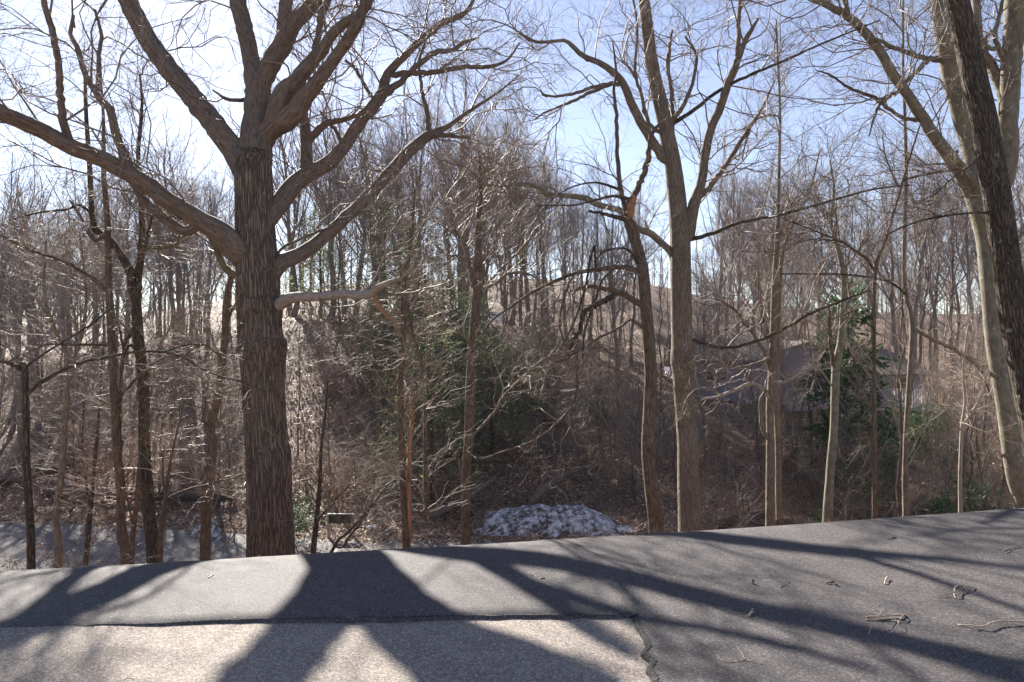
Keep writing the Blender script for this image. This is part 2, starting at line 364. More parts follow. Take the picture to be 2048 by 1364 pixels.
def tubes(pos, rad, K, tint=None, radmod=None):
    """pos (M,N,3) rad (M,N): K-sided tubes -> verts, quads, tint, bark"""
    Mn, Nn = rad.shape
    T = np.gradient(pos, axis=1) if Nn > 2 else np.repeat(pos[:, 1:] - pos[:, :1], 2, 1)
    T = nrm(T); mean = np.abs(T.mean(1)); ref = np.eye(3)[np.argmin(mean, 1)][:, None, :]
    U = nrm(np.cross(T, ref)); W = np.cross(T, U)
    th = np.arange(K) / K * 2 * np.pi
    dirs = U[:, :, None, :] * np.cos(th)[None, None, :, None] + W[:, :, None, :] * np.sin(th)[None, None, :, None]
    L = np.concatenate([np.zeros((Mn, 1)), np.cumsum(np.linalg.norm(np.diff(pos, axis=1), axis=2), 1)], 1)
    rr = rad[:, :, None] * np.ones(K)
    if radmod is not None: rr = rr + radmod(th, L, rad)
    V = pos[:, :, None, :] + dirs * rr[..., None]
    base = (np.arange(Mn) * Nn * K)[:, None, None] + (np.arange(Nn - 1) * K)[None, :, None]
    k0 = np.arange(K); k1 = (k0 + 1) % K
    q = np.stack([base + k0, base + k1, base + K + k1, base + K + k0], -1).reshape(-1, 4)
    off = R.uniform(0, 40, (Mn, 1, 1))
    bark = np.stack([rad[:, :, None] * np.cos(th) + off, rad[:, :, None] * np.sin(th) + off * 0.7, L[:, :, None] + np.zeros(K)], -1)
    tt = R.uniform(0, 1, Mn) if tint is None else tint
    return V.reshape(-1, 3), q, np.repeat(tt, Nn * K), bark.reshape(-1, 3)
def tube_mesh(name, groups, mat):
    Vs, Fs, Ts, Bs = [], [], [], []; o = 0
    for gset in groups:
        v, f, t, b = tubes(*gset) if isinstance(gset, tuple) else tubes(**gset)
        Vs.append(v); Fs.append(f + o); Ts.append(t); Bs.append(b); o += len(v)
    return raw_mesh(name, np.concatenate(Vs), np.concatenate(Fs), mat, True, np.concatenate(Ts), np.concatenate(Bs))
def grow(pos, rad, n, t0=0.15, t1=1.0, ang=(25, 60), slender=70, rr=(0.35, 0.65), rmax=9, npts=5, wig=0.28, up=0.06, lenmul=1.0, minr=0.003, wbias=None, droop=0.0):
    """spawn n children over the parents; longer parents get more"""
    Mn, Nn = rad.shape
    seg = np.linalg.norm(np.diff(pos, axis=1), axis=2).sum(1)
    wgt = seg * (wbias if wbias is not None else 1); wgt = wgt / wgt.sum()
    i = R.choice(Mn, n, p=wgt); t = t0 + (t1 - t0) * R.uniform(0, 1, n) ** 0.85
    f = t * (Nn - 1); k = np.clip(f.astype(int), 0, Nn - 2); f = f - k
    p = pos[i, k] * (1 - f)[:, None] + pos[i, k + 1] * f[:, None]
    r = rad[i, k] * (1 - f) + rad[i, k + 1] * f
    d = nrm(pos[i, k + 1] - pos[i, k])
    rnd = R.normal(size=(n, 3)); perp = nrm(rnd - (rnd * d).sum(1, keepdims=True) * d)
    perp = nrm(perp + np.array([0, 0, 0.35 if up >= 0 else -0.2])); perp = nrm(perp - (perp * d).sum(1, keepdims=True) * d)
    a = np.radians(R.uniform(ang[0], ang[1], n))[:, None]
    cur = d * np.cos(a) + perp * np.sin(a)
    cr = np.clip(r * R.uniform(rr[0], rr[1], n), minr, rmax)
    ln = slender * cr ** 0.85 * 0.72 * R.uniform(0.6, 1.35, n) * lenmul
    out = [p]; step = (ln / (npts - 1))[:, None]
    for s in range(npts - 1):
        p = p + cur * step; out.append(p)
        cur = nrm(cur + R.normal(size=(n, 3)) * wig + np.array([0, 0, up - droop * (s / npts)]))
    taper = np.linspace(1, 0.3, npts)[None]
    return np.stack(out, 1), cr[:, None] * taper
def stackpoly(lst, n=12):
    """list of (pos,rad) with different lengths -> common length"""
    Ps, Rs = [], []
    for p, r in lst:
        u = np.linspace(0, len(r) - 1, n); i = np.clip(u.astype(int), 0, len(r) - 2); f = u - i
        Ps.append(p[i] * (1 - f)[:, None] + p[i + 1] * f[:, None]); Rs.append(r[i] * (1 - f) + r[i + 1] * f)
    return np.stack(Ps), np.stack(Rs)
def close_end(p, r):
    return np.concatenate([p, [p[-1] + (p[-1] - p[-2]) * 0.02]]), np.concatenate([r, [r[-1] * 0.05]])

def bark_mod(nr, amp, seed=0, rings=()):
    def f(th, L, rad):
        t = th[None, None, :]; l = L[:, :, None]
        warp = 2.6 * (vnoise(np.cos(t) * 2.3 + 9 + 0 * l, np.sin(t) * 2.3 + l * 1.1, seed) - 0.5) + 2.4 * (vnoise(np.cos(t) * 5 + 5 + 0 * l, np.sin(t) * 5 + l * 3.2, seed + 1) - 0.5)
        s = np.abs(np.sin(nr * 0.5 * t + warp * 1.6)) ** 0.55
        cr = vnoise(t * nr / 3.0, l * 9, seed + 2)
        h = amp * (s - 0.75) * (0.75 + 0.5 * cr)
        lump = 0.05 * rad[:, :, None] * (vnoise(np.cos(t) * 1.2 + 3 + 0 * l, np.sin(t) * 1.2 + l * 0.9, seed + 5) - 0.5)
        return h + lump
    return f

def spec(s):
    return np.array([[float(v) for v in q.split(',')] for q in s.split()])
TREES = {}
def traced_tree(name, label, cat, D, trunk, limbs, tmat, lmat, cmat, crown, base=None, trunk_geo=(28, 60, 0, 0), group=None, lean=0.0, twig_parents=True, seed=None):
    """trunk: 'x,y,w ...' from the lowest visible point up; limbs: (spec, depth change, material or None)"""
    s = spec(trunk); n = len(s)
    t = np.linspace(0, 1, n); Dv = D + lean * t
    P = px3(s[:, 0], s[:, 1], Dv); rad = s[:, 2] / 2 * Dv / F
    gz = Hs(P[0, 0], P[0, 1])
    if base is not None:
        bx = px3(base[0], base[1], D); P = np.concatenate([[bx], P]); rad = np.concatenate([[base[2] / 2 * D / F], rad])
        gz = Hs(P[0, 0], P[0, 1])
    if P[0, 2] > gz + 0.05:
        dirn = P[0] - P[1]; dirn = dirn / max(0.2, abs(dirn[2])) * (P[0, 2] - gz + 0.25); dirn[0] *= 0.5
        q = P[0] + dirn; q[2] = gz - 0.25; hgt = P[0, 2] - gz
        P = np.concatenate([[q], [P[0] + dirn * 0.7], P]); rad = np.concatenate([[rad[0] * 1.45], [rad[0] * 1.16], rad])
    org = np.array([P[0, 0], P[0, 1], gz])
    root = empty(name, tuple(org), label, cat, group)
    K, Nn, nr, amp = trunk_geo
    C = catmull(np.concatenate([P, rad[:, None]], 1), Nn); tp, tr = C[:, :3], np.maximum(C[:, 3], 0.004)
    tpe, tre = close_end(tp, tr)
    me = tube_mesh('trunk', [dict(pos=(tpe - org)[None], rad=tre[None], K=K, radmod=bark_mod(nr, amp, len(label)) if nr else None)], M[tmat])
    obj_from('trunk', me, root)
    def pix(p): return np.stack([p[:, 0] / p[:, 1] * F + CX, CY - (p[:, 2] - CAMH) / p[:, 1] * F], -1)
    known = [(tp, tr)]; lims = []
    for lb in limbs:
        ls = spec(lb[0]); dd = lb[1]; mt = lb[2] if len(lb) > 2 and lb[2] else lmat
        best = None
        for (kp, kr) in known:
            e = np.linalg.norm(pix(kp) - ls[0, :2], axis=1); j = int(np.argmin(e))
            if best is None or e[j] < best[0]: best = (e[j], kp[j, 1], kp[j], kr[j], nrm(kp[j] - kp[max(j - 1, 0)] if j > 0 else kp[1] - kp[0]))
        if best[0] > 60 and len(lb) > 3: best = (99, lb[3])
        tt = np.concatenate([[0], np.cumsum(np.linalg.norm(np.diff(ls[:, :2], axis=0), axis=1))]); tt = tt / tt[-1]
        Dl = best[1] + dd * tt
        Pl = px3(ls[:, 0], ls[:, 1], Dl); rl = ls[:, 2] / 2 * Dl / F
        if best[0] < 60:
            q0 = best[2] - best[4] * best[3] * 0.9; Pl = np.concatenate([[q0], Pl]); rl = np.concatenate([[min(rl[0] * 0.7, best[3] * 0.85)], rl])
        nn = max(8, min(44, int(len(Pl) * 4)))
        C = catmull(np.concatenate([Pl, rl[:, None]], 1), nn); lp, lr = C[:, :3], np.maximum(C[:, 3], 0.003)
        lp[1:-1] += R.normal(size=(nn - 2, 3)) * (lr[1:-1, None] * (0.05 if lr[0] > 0.06 else 0.18))
        known.append((lp, lr)); lims.append((lp, lr))
        e1, e2 = close_end(lp, lr)
        kk = 14 if lr[0] > 0.08 else 9 if lr[0] > 0.03 else 6
        obj_from('limb', tube_mesh('limb', [dict(pos=(e1 - org)[None], rad=e2[None], K=kk)], M[mt]), root)
    par = lims if lims else []
    if crown.get('trunk_t') is not None:
        k0 = int(crown['trunk_t'] * Nn); par = par + [(tp[k0:], tr[k0:])]
    Pp, Rp = stackpoly(par, 16)
    wig = crown.get('wig', 0.3); up = crown.get('up', 0.05); sl = crown.get('slender', 70); dr = crown.get('droop', 0)
    n1, n2, n3, n4 = crown['n']
    groups = []
    p1, r1 = grow(Pp, Rp, n1, crown.get('t0', 0.2), 1, (25, 65), sl, (0.3, 0.6), crown.get('rmax', 0.05), 9, wig, up, droop=dr, minr=0.006)
    groups.append((p1 - org, r1, 5)); last = (p1, r1)
    for j, (nn, npt, kk) in enumerate(((n2, 7, 4), (n3, 5, 3), (n4, 4 if n4 > 6000 else 3, 3))):
        if not nn: continue
        p2, r2 = grow(last[0], last[1], nn, 0.12, 1, (22, 60), sl, (0.42, 0.8), 0.05, npt, wig * 1.0, up, minr=crown.get('minr', 0.0021) * (1.25 - 0.2 * j), droop=dr)
        groups.append((p2 - org, r2, kk)); last = (p2, r2)
    obj_from('crown', tube_mesh('crown', groups, M[cmat]), root)
    return root

# ------------------------------------------------------------------ the near trees, each traced limb by limb
traced_tree('oak_tree', 'massive furrowed oak with wide spreading limbs standing beyond the drive', 'tree', 12.0,
  '541,1100,92 539,1000,86 537,912,88 535,895,83 528,800,80 526,715,88 524,694,97 521,676,87 520,640,83 519,606,88 517,590,82 516,556,84 514,540,79 512,500,79 510,440,74 508,380,72 506,330,69 507,300,52',
  [
   ('505,525,62 470,494,58 431,458,44 390,434,37 345,407,36 290,366,34 241,338,34 190,312,33 138,290,33 70,255,32 0,224,31 -120,170,28', -3.0),
   ('400,448,22 372,462,20 331,438,19 283,393,18 255,324,18 234,276,17 221,221,16 205,204,15 193,186,13 172,152,11 155,97,10 140,66,8 147,30,6', 0.25),
   ('193,186,12 199,150,10 197,110,8 203,70,7 190,20,5', 0.6),
   ('138,286,17 125,225,15 121,200,14 119,150,13 110,83,13 98,40,12 83,-10,11', -0.8),
   ('500,345,60 480,318,52 455,285,46 430,250,44 380,190,41 340,140,40 303,90,38 275,40,37 250,-10,36 215,-80,34', 0.8),
   ('505,350,66 507,310,70 511,275,60 514,245,54 515,210,52 514,165,46 503,120,34 494,80,33 485,40,33 472,-10,32 460,-90,28', 1.6),
   ('514,190,46 525,160,40 545,120,38 565,86,38 590,45,32 612,22,28 645,-15,25 690,-60,20', 0.2),
   ('564,95,28 568,45,27 573,-10,26', 0.8),
   ('524,288,38 545,255,42 585,231,42 610,195,34 633,167,29 655,138,25 674,110,23 705,64,22 723,26,21 741,-10,20', -1.2),
   ('548,250,44 562,205,44 572,180,38 592,164,32 623,123,28 649,95,22 669,62,20 713,31,17 740,10,12', -0.6),
   ('628,108,13 638,64,12 641,33,13 654,8,13 662,-20,12', 0.5),
   ('538,436,36 556,412,38 586,372,36 612,350,32 644,333,29 680,303,27 718,246,26 746,213,25 769,179,24 772,152,19 808,113,15 846,77,14 887,45,12 928,28,9 950,-5,6', 3.3),
   ('776,184,15 800,165,13 825,138,12 866,107,11 904,100,9 925,88,7 955,76,4', 0.9),
   ('788,150,12 830,146,11 873,143,10 928,134,9 980,133,8 1011,122,5 1025,107,4 1040,85,3', -0.7),
   ('612,345,27 613,320,25 612,285,22 609,250,20 606,220,17 607,195,14', 1.0),
   ('620,278,17 632,266,16 654,246,13 692,238,10 723,226,8 750,205,5', -0.5),
   ('542,545,38 566,522,33 600,508,29 640,480,26 680,445,24 720,408,24 749,379,24 785,340,24 818,303,24 845,280,22 863,269,19 892,255,11 921,234,8 950,215,7 973,200,6 1004,179,4 1038,150,3', 4.0),
   ('858,268,11 856,240,10 852,215,9 845,190,8 842,165,7 838,124,6 845,100,5 852,79,4', 0.5),
   ('863,270,12 900,272,8 940,276,5', -0.6),
   ('820,302,10 800,325,10 780,345,9 760,352,8 745,366,7 725,385,6', 0.8),
   ('542,615,30 562,607,26 572,600,25 600,593,20 640,594,19 680,588,18 720,590,18 742,586,17 757,574,13 780,564,10 811,550,5 822,530,3', -1.8, 'pale'),
   ('745,590,10 752,600,10 763,619,9 775,632,8 787,643,6 792,652,8 794,664,3', 0.05, 'heart'),
   ('495,552,20 472,550,17 458,542,16 445,528,14 438,512,13 431,495,12 422,478,9 412,462,7', 0.6, 'moss'),
   ('690,300,9 672,262,7 662,250,6 640,222,4', 0.5), ('735,180,7 712,140,7 700,128,6 690,120,5', -0.4),
   ('560,500,6 600,478,6 640,462,5 690,440,3', 0.8),
   ('500,200,9 470,200,8 452,198,7 440,190,5 425,180,3', -0.8),
  ], 'oak', 'oak_limb', 'twig', dict(n=(125, 950, 5200, 10800), t0=0.18, wig=0.36, up=0.02, slender=105, rmax=0.018, minr=0.0021),
  trunk_geo=(230, 260, 40, 0.02))

traced_tree('bare_tree', 'dark barked tree with a crooked double leader between two slim trunks', 'tree', 13.0,
  '307,1110,27 302,1060,24 295,990,23 289,902,22 288,785,20 276,664,20 272,605,18 266,578,17 261,545,18 241,509,14 221,481,13 193,461,13 186,440,11 183,414,10 179,328,9 172,224,7 170,140,5',
  [('264,560,14 276,540,13 281,509,12 284,440,11 282,380,9 276,300,8 284,220,6 280,150,4', 0.6), ('275,600,9 279,578,9 283,520,8 292,480,6 305,430,4', -0.8),
   ('283,500,8 310,495,8 330,494,7 352,488,5 360,470,3', -0.6, 'moss'), ('288,720,8 262,690,6 248,700,6 240,660,4 232,640,3', -1.0), ('280,640,9 262,668,8 250,690,7 244,730,6 240,800,7 238,900,8', -0.4),
   ('184,430,6 160,410,5 130,420,5 80,425,4 20,440,3', -1.5)],
  'dark', 'dark', 'twig_dark', dict(n=(60, 320, 1300, 2400), wig=0.32, up=0.02, slender=85, rmax=0.012, minr=0.0017), trunk_geo=(40, 110, 20, 0.007))

traced_tree('bare_tree', 'slender straight brown trunk with a low side stem just before the dark double tree', 'tree', 12.4,
  '252,1112,20 243,1050,17 240,980,15 232,880,14 228,785,14 221,647,14 218,580,13 216,509,12 215,440,11 207,345,9 207,241,6 200,140,4',
  [('238,1080,9 245,1000,12 240,900,12 236,840,11 228,798,9', 0.2), ('215,585,8 190,560,7 150,535,7 120,520,6 60,500,5 0,470,4', -1.2), ('217,690,7 160,690,6 90,690,5 40,712,4 0,730,3', -1.2),
   ('232,800,8 270,760,7 310,725,6 360,700,5 395,690,3', 0.8), ('216,460,7 190,480,8 165,440,7 140,400,5', 0.9)],
  'brown', 'brown', 'twig', dict(n=(56, 280, 1000, 1800), wig=0.28, up=0.02, slender=80, rmax=0.010, minr=0.0017), trunk_geo=(24, 90, 14, 0.005))

traced_tree('bare_tree', 'dark snapped trunk throwing a long arching side branch, first in the row', 'tree', 10.6,
  '62,1122,15 61,1060,14 58,1010,14 54,950,14 52,900,14 52,830,13 51,771,13 47,736,15 40,728,10',
  [('47,742,10 34,733,9 15,725,8 0,722,7 -60,700,6', -0.6), ('55,790,8 80,765,8 121,743,7 165,725,6 207,716,6 269,704,5 328,704,5 372,718,4 414,743,3 483,764,3 534,785,2', -1.2), ('328,704,4 370,690,3 420,690,2', 0.4),
   ('50,735,5 100,700,4 180,650,4 230,610,3', 1.0)],
  'dark', 'dark', 'twig_dark', dict(n=(26, 110, 360, 500), wig=0.25, up=0.05, slender=80, rmax=0.012), trunk_geo=(24, 80, 12, 0.005))

traced_tree('bare_tree', 'thin brown tree forking in a high narrow Y over the lane', 'tree', 13.6,
  '118,1122,15 118,1080,13 112,1040,12 115,1000,12 122,960,11 128,890,11 134,785,11 134,716,10 131,697,10 112,664,8 93,612,7 88,560,6 92,480,4',
  [('133,716,8 152,709,7 165,660,6 172,600,5 168,540,4 160,470,3', 0.8), ('131,700,6 100,640,4 70,590,3', -0.8)],
  'grey', 'grey', 'twig', dict(n=(40, 200, 800, 1400), wig=0.27, up=0.08, slender=85, rmax=0.016), trunk_geo=(20, 70, 10, 0.004))
traced_tree('sapling', 'thin dark sapling with two stems beside the lane', 'sapling', 14.2,
  '172,1118,9 176,1060,9 183,1000,8 188,940,7 196,860,6 200,780,4 206,700,3', [('175,1110,6 180,1040,6 172,960,5 165,880,4 168,800,3', 0.4)],
  'dark', 'dark', 'twig', dict(n=(26, 120, 380, 500), wig=0.26, up=0.06, slender=90, rmax=0.01), trunk_geo=(10, 40, 0, 0))
traced_tree('sapling', 'leaning reddish sapling crossing behind the slim straight trunk', 'sapling', 14.6,
  '263,1112,11 268,1050,10 274,1000,9 278,940,8 284,860,6 296,780,5 300,700,3', [('268,1060,6 255,1000,5 236,950,4', 0.5)],
  'brown', 'brown', 'twig_red', dict(n=(26, 120, 380, 500), wig=0.26, up=0.06, slender=90, rmax=0.01), trunk_geo=(10, 40, 0, 0))
traced_tree('sapling', 'crooked sapling hugging the base of the dark double tree', 'sapling', 12.6,
  '320,1108,11 322,1060,10 330,1010,9 333,980,8 340,930,5 350,880,4 370,800,3', [('330,1000,5 370,980,4 430,965,4 500,945,3 560,920,2', -0.6), ('331,1000,5 325,940,4 330,880,3', 0.5)],
  'brown', 'brown', 'twig_pale', dict(n=(24, 110, 350, 500), wig=0.26, up=0.06, slender=90, rmax=0.01), trunk_geo=(10, 40, 0, 0))

traced_tree('bare_tree', 'slightly leaning rough brown tree close beside the massive oak', 'tree', 13.4,
  '410,1107,20 412,1050,20 413,990,19 418,940,18 425,890,18 421,854,17 438,785,16 445,720,15 450,681,14 452,612,13 458,575,12 466,545,9',
  [('452,640,7 475,605,6 495,590,5', 0.5), ('445,720,5 425,700,4 400,690,4 360,720,3', -0.6), ('424,880,5 414,850,5 405,840,4 412,800,3', -0.5)],
  'brown', 'brown', 'twig', dict(n=(36, 180, 600, 900), wig=0.28, up=0.05, slender=80, rmax=0.014), trunk_geo=(26, 80, 14, 0.006))

traced_tree('bare_tree', 'split trunk with an orange torn strip, halfway from oak to snow pile', 'tree', 13.0,
  '813,1088,17 810,1030,15 806,960,14 803,888,13 801,785,13 803,720,12 807,681,11 807,578,10 812,540,9 818,509,8 826,440,6 830,380,4',
  [('820,1075,9 819,1000,10 818,930,10 820,888,9 823,840,8 822,785,4', -0.1, 'heart'), ('851,1020,8 850,960,8 849,888,8 851,820,8 849,767,7 838,710,7 828,674,7 820,640,6 814,600,5 806,560,5', 0.3, None, 13.4),
   ('806,650,5 830,600,4 845,520,3', 0.6), ('802,770,4 770,740,4 730,715,3 700,690,3', -0.6)],
  'brown', 'brown', 'twig', dict(n=(60, 300, 1000, 1500), wig=0.3, up=0.03, slender=85, rmax=0.013), trunk_geo=(24, 80, 14, 0.005))

traced_tree('bare_tree', 'upright grey brown tree forking near its top before the hemlocks', 'tree', 16.0,
  '932,1086,17 931,1030,17 932,950,18 938,871,19 941,780,20 945,700,20 950,640,19 953,595,18 956,509,15 957,440,10 962,380,7 958,300,3',
  [('950,575,13 944,550,13 935,516,11 926,490,10 918,475,9 905,450,7 895,420,5 880,380,4', 0.7), ('938,520,7 915,512,6 893,510,5 870,490,4', 0.5), ('944,690,8 930,672,8 905,655,7 880,652,5 868,665,3', -0.6, 'beech'),
   ('958,580,8 990,568,7 1015,548,6 1048,545,5 1080,560,3', -0.6, 'beech'), ('956,590,6 985,555,5 1020,520,5 1060,480,4', 0.6), ('944,870,6 985,830,6 1010,790,5 1060,740,5 1095,715,4 1150,700,3', -1.5)],
  'brown', 'grey', 'twig', dict(n=(90, 460, 1600, 2600), wig=0.3, up=0.04, slender=80, rmax=0.02, trunk_t=0.6), trunk_geo=(32, 90, 16, 0.006))

traced_tree('broken_tree', 'tortured brown tree with a torn orange crown and long drooping dead limbs', 'tree', 13.0,
  '1312,1056,30 1306,1000,29 1298,930,27 1296,888,26 1300,800,25 1302,750,25 1299,700,24 1297,674,25 1291,612,24 1288,570,24 1284,535,24 1273,492,22 1262,455,22 1256,440,20',
  [('1258,448,15 1262,414,17 1268,392,13 1282,360,12 1293,328,12 1298,300,11 1300,276,9 1312,255,7 1328,241,4', -0.3, 'brown'), ('1258,445,14 1262,418,16 1266,402,14 1268,390,8', -0.15, 'heart'),
   ('1257,440,12 1249,415,10 1242,379,10 1236,330,9 1234,290,8 1233,241,8 1228,179,6 1232,140,5 1225,80,3', 0.5),
   ('1262,400,8 1245,395,7 1225,392,6 1190,400,5 1150,410,4 1076,411,3', -0.9), ('1258,440,10 1240,436,9 1210,428,7 1178,422,5', -0.6, 'dark'),
   ('1294,552,11 1270,540,10 1232,533,10 1200,538,9 1149,547,8 1111,561,7 1059,588,6 1018,616,5 985,640,4 950,690,3 915,740,2', -1.6),
   ('1290,618,13 1265,598,12 1232,582,11 1200,576,9 1175,572,8 1149,581,7 1140,583,4', -0.6), ('1150,550,6 1135,575,5 1120,640,4 1128,690,3', -0.4, 'dark'),
   ('1228,586,12 1215,598,12 1190,612,11 1170,622,10 1164,640,9 1159,661,9 1148,680,8 1139,699,5', -0.7, 'dark'),
   ('1232,533,6 1205,560,5 1190,600,5 1170,660,4 1165,720,3', -0.4, 'dark'), ('1190,490,6 1180,520,5 1172,570,5 1150,640,4 1120,700,3', -0.3, 'dark'),
   ('1300,672,6 1265,640,5 1240,655,5 1190,680,5 1150,706,4 1105,730,4 1050,745,3', -1.2), ('1152,706,5 1155,760,5 1150,800,5 1120,840,5 1070,880,4 1000,905,3 960,920,2', -1.0),
   ('1286,540,6 1255,500,4 1215,500,4 1190,520,3', -0.6, 'dark'), ('1240,380,6 1190,365,4 1130,380,3 1090,420,3 1080,500,2', -0.8, 'dark')],
  'brown', 'brown', 'twig_dark', dict(n=(70, 320, 1000, 1300), wig=0.34, up=-0.04, droop=0.10, slender=90, rmax=0.012), trunk_geo=(40, 120, 18, 0.010))

traced_tree('bare_tree', 'tall straight furrowed trunk splitting in two, past the snow pile', 'tree', 15.0,
  '1379,1050,44 1377,980,43 1376,900,42 1373,850,41 1369,800,40 1366,745,42 1365,720,48 1364,690,41 1363,640,41 1362,578,41 1361,520,41 1360,470,40 1356,420,36 1352,379,35 1345,325,32 1335,276,31 1326,230,29 1318,193,28 1308,150,26 1300,103,25 1294,50,24 1287,-10,22 1275,-120,17',
  [('1374,470,30 1382,435,25 1392,395,22 1403,362,19 1413,293,18 1425,250,17 1441,214,17 1455,170,16 1469,138,15 1486,90,11 1500,65,9 1517,36,4', -0.6), ('1474,110,10 1476,86,10 1477,50,9 1481,0,8 1486,-60,6', 0.6),
   ('1390,405,12 1410,385,12 1430,360,11 1451,331,10 1480,285,9 1513,234,7 1530,205,5 1550,160,3', 0.8),
   ('1326,315,22 1318,303,19 1300,275,19 1280,241,18 1262,205,17 1245,165,15 1218,138,13 1190,122,11 1163,110,10 1145,92,9 1128,81,7 1095,84,6 1070,83,6 1045,70,5 1025,55,3', -0.9),
   ('1245,168,9 1215,168,8 1175,178,7 1135,190,6 1090,192,4 1082,180,3', -0.7), ('1230,165,8 1180,185,7 1140,205,6 1090,225,4 1068,240,3', 0.7),
   ('1352,530,16 1342,505,14 1322,485,14 1300,466,14 1270,455,13 1245,424,13 1220,415,12 1197,410,12 1175,398,12 1152,393,11 1120,390,9 1094,386,8 1075,374,8 1045,368,7 1011,372,4 960,370,3', 0.9, 'beech'),
   ('1322,483,6 1310,470,7 1296,458,6 1290,440,4', -0.5, 'pale'), ('1340,300,10 1345,225,9 1342,180,8 1335,120,7 1345,60,5', 0.6), ('1332,255,9 1365,215,9 1385,165,7 1392,110,6 1370,72,4', -0.5), ('1332,270,8 1300,250,8 1285,200,7 1270,140,6 1275,60,5 1265,-10,4', -0.4),
   ('1378,480,9 1430,465,8 1480,445,7 1560,430,6 1650,405,5 1740,380,4 1820,370,3', -2.0, 'dark'), ('1346,245,9 1380,225,8 1440,180,7 1500,150,6 1560,125,5 1650,85,4 1760,40,3', -2.0, 'dark'), ('1362,672,7 1390,680,7 1434,695,8 1486,690,7 1555,664,7 1624,626,6 1693,598,5 1740,580,3', -1.2, 'dark')],
  'grey', 'grey', 'twig', dict(n=(85, 540, 2500, 4600), wig=0.32, up=0.04, slender=95, rmax=0.018, t0=0.15), trunk_geo=(64, 170, 26, 0.010))

traced_tree('forked_tree', 'smooth pale olive trunk dividing into three heavy limbs behind the leaning dark trunk', 'tree', 14.0,
  '2048,1004,36 2040,980,35 2029,940,33 2013,819,33 2003,760,33 1989,681,33 1983,600,34 1979,543,36 1975,480,40 1965,420,48 1955,375,50 1953,340,44 1943,290,38 1927,241,36 1912,190,34 1900,138,34 1888,70,33 1879,-10,33 1860,-120,28',
  [('1960,400,38 1934,362,32 1910,330,27 1886,297,24 1858,255,22 1831,214,21 1805,175,19 1779,138,19 1755,95,18 1727,62,17 1705,40,16 1680,25,13 1650,8,12 1617,-6,11 1560,-40,8', -0.8), ('1695,34,11 1693,15,10 1690,-10,8', 0.3),
   ('1975,440,40 1995,390,38 2010,345,36 2016,300,36 2016,250,35 2018,207,35 2022,140,35 2027,69,36 2031,0,36 2036,-100,30', -0.8), ('2012,210,22 2004,180,21 1995,158,20 1982,131,19 1968,108,18 1958,83,17 1954,40,16 1951,-10,16', 0.5),
   ('1880,119,12 1850,116,10 1810,103,9 1780,92,8 1752,78,6 1720,70,4', -0.8), ('1812,165,9 1835,140,9 1855,122,8', 0.2), ('1800,180,8 1775,195,8 1760,208,7 1748,235,5 1738,272,3', -0.4), ('1836,240,8 1805,235,7 1775,215,7 1750,195,7 1720,185,6 1690,170,5 1660,150,4 1632,141,2', -0.9, 'brown'),
   ('1960,420,14 1945,365,11 1925,340,9 1912,315,8 1915,300,5', -0.6, 'moss'), ('2012,130,10 1990,75,9 1998,40,8 2005,0,6', -0.5), ('1998,95,9 1980,97,8 1970,80,7 1985,60,5', -0.4)],
  'beech', 'beech', 'twig', dict(n=(80, 480, 2100, 3800), wig=0.32, up=0.02, slender=95, rmax=0.016, t0=0.2), trunk_geo=(48, 150, 9, 0.006))

traced_tree('leaning_tree', 'leaning dark lichen flecked trunk with coarse furrowed bark crossing the olive tree', 'tree', 10.0,
  '2120,1010,60 2095,930,56 2070,840,54 2053,760,52 2040,700,50 2025,612,50 2012,520,49 2003,450,48 1992,380,48 1980,310,47 1968,241,46 1950,165,45 1934,86,44 1922,40,43 1910,-10,42 1880,-130,36',
  [('1905,-30,20 1870,-80,16 1820,-140,12', -0.8), ('2000,430,6 1960,425,5 1890,432,5 1830,445,4 1770,470,3', -1.0), ('1976,300,5 1940,330,5 1900,360,4 1850,410,3', -0.7)],
  'dark', 'dark', 'twig_dark', dict(n=(40, 220, 900, 1500), wig=0.28, up=0.0, slender=80, rmax=0.02, t0=0.3), trunk_geo=(72, 190, 24, 0.015), )

traced_tree('bare_tree', 'very slender smooth grey stem running the full height before the house sunroom', 'tree', 15.0,
  '1812,1028,13 1810,960,11 1811,900,10 1813,853,10 1819,760,10 1824,681,10 1825,654,11 1820,620,9 1813,595,9 1808,543,8 1810,440,8 1812,340,7 1810,241,6 1806,138,5 1806,0,4 1807,-80,3',
  [('1812,590,5 1790,570,5 1760,558,4 1700,550,4 1640,548,3 1560,548,3', -1.5, 'dark'), ('1826,655,6 1850,670,8 1890,690,8 1920,705,7 1960,740,6 1985,800,4', 1.5, 'grey'), ('1806,65,3 1780,35,3 1730,5,2', -0.4), ('1806,62,3 1840,30,3 1880,0,2', 0.4)],
  'grey', 'grey', 'twig', dict(n=(50, 220, 700, 900), wig=0.25, up=0.05, slender=85, rmax=0.012), trunk_geo=(16, 90, 8, 0.003))
traced_tree('bare_tree', 'thin brown stem forking low and wide, between the mossy pole tree and grey stem', 'tree', 13.4,
  '1750,1032,9 1750,960,8 1750,900,7 1750,853,7 1749,740,6 1748,612,7 1751,540,7 1763,500,6 1775,468,6 1796,396,5 1815,330,4 1840,250,3',
  [('1750,545,6 1735,520,6 1710,500,5 1680,482,5 1650,470,4 1600,450,3 1570,440,2', -1.2), ('1801,380,4 1785,350,3 1770,310,3 1765,270,2', 0.5), ('1806,360,4 1850,350,3 1920,338,3', -0.8)],
  'brown', 'brown', 'twig_dark', dict(n=(46, 220, 700, 800), wig=0.24, up=0.03, slender=90, rmax=0.011), trunk_geo=(12, 70, 0, 0))
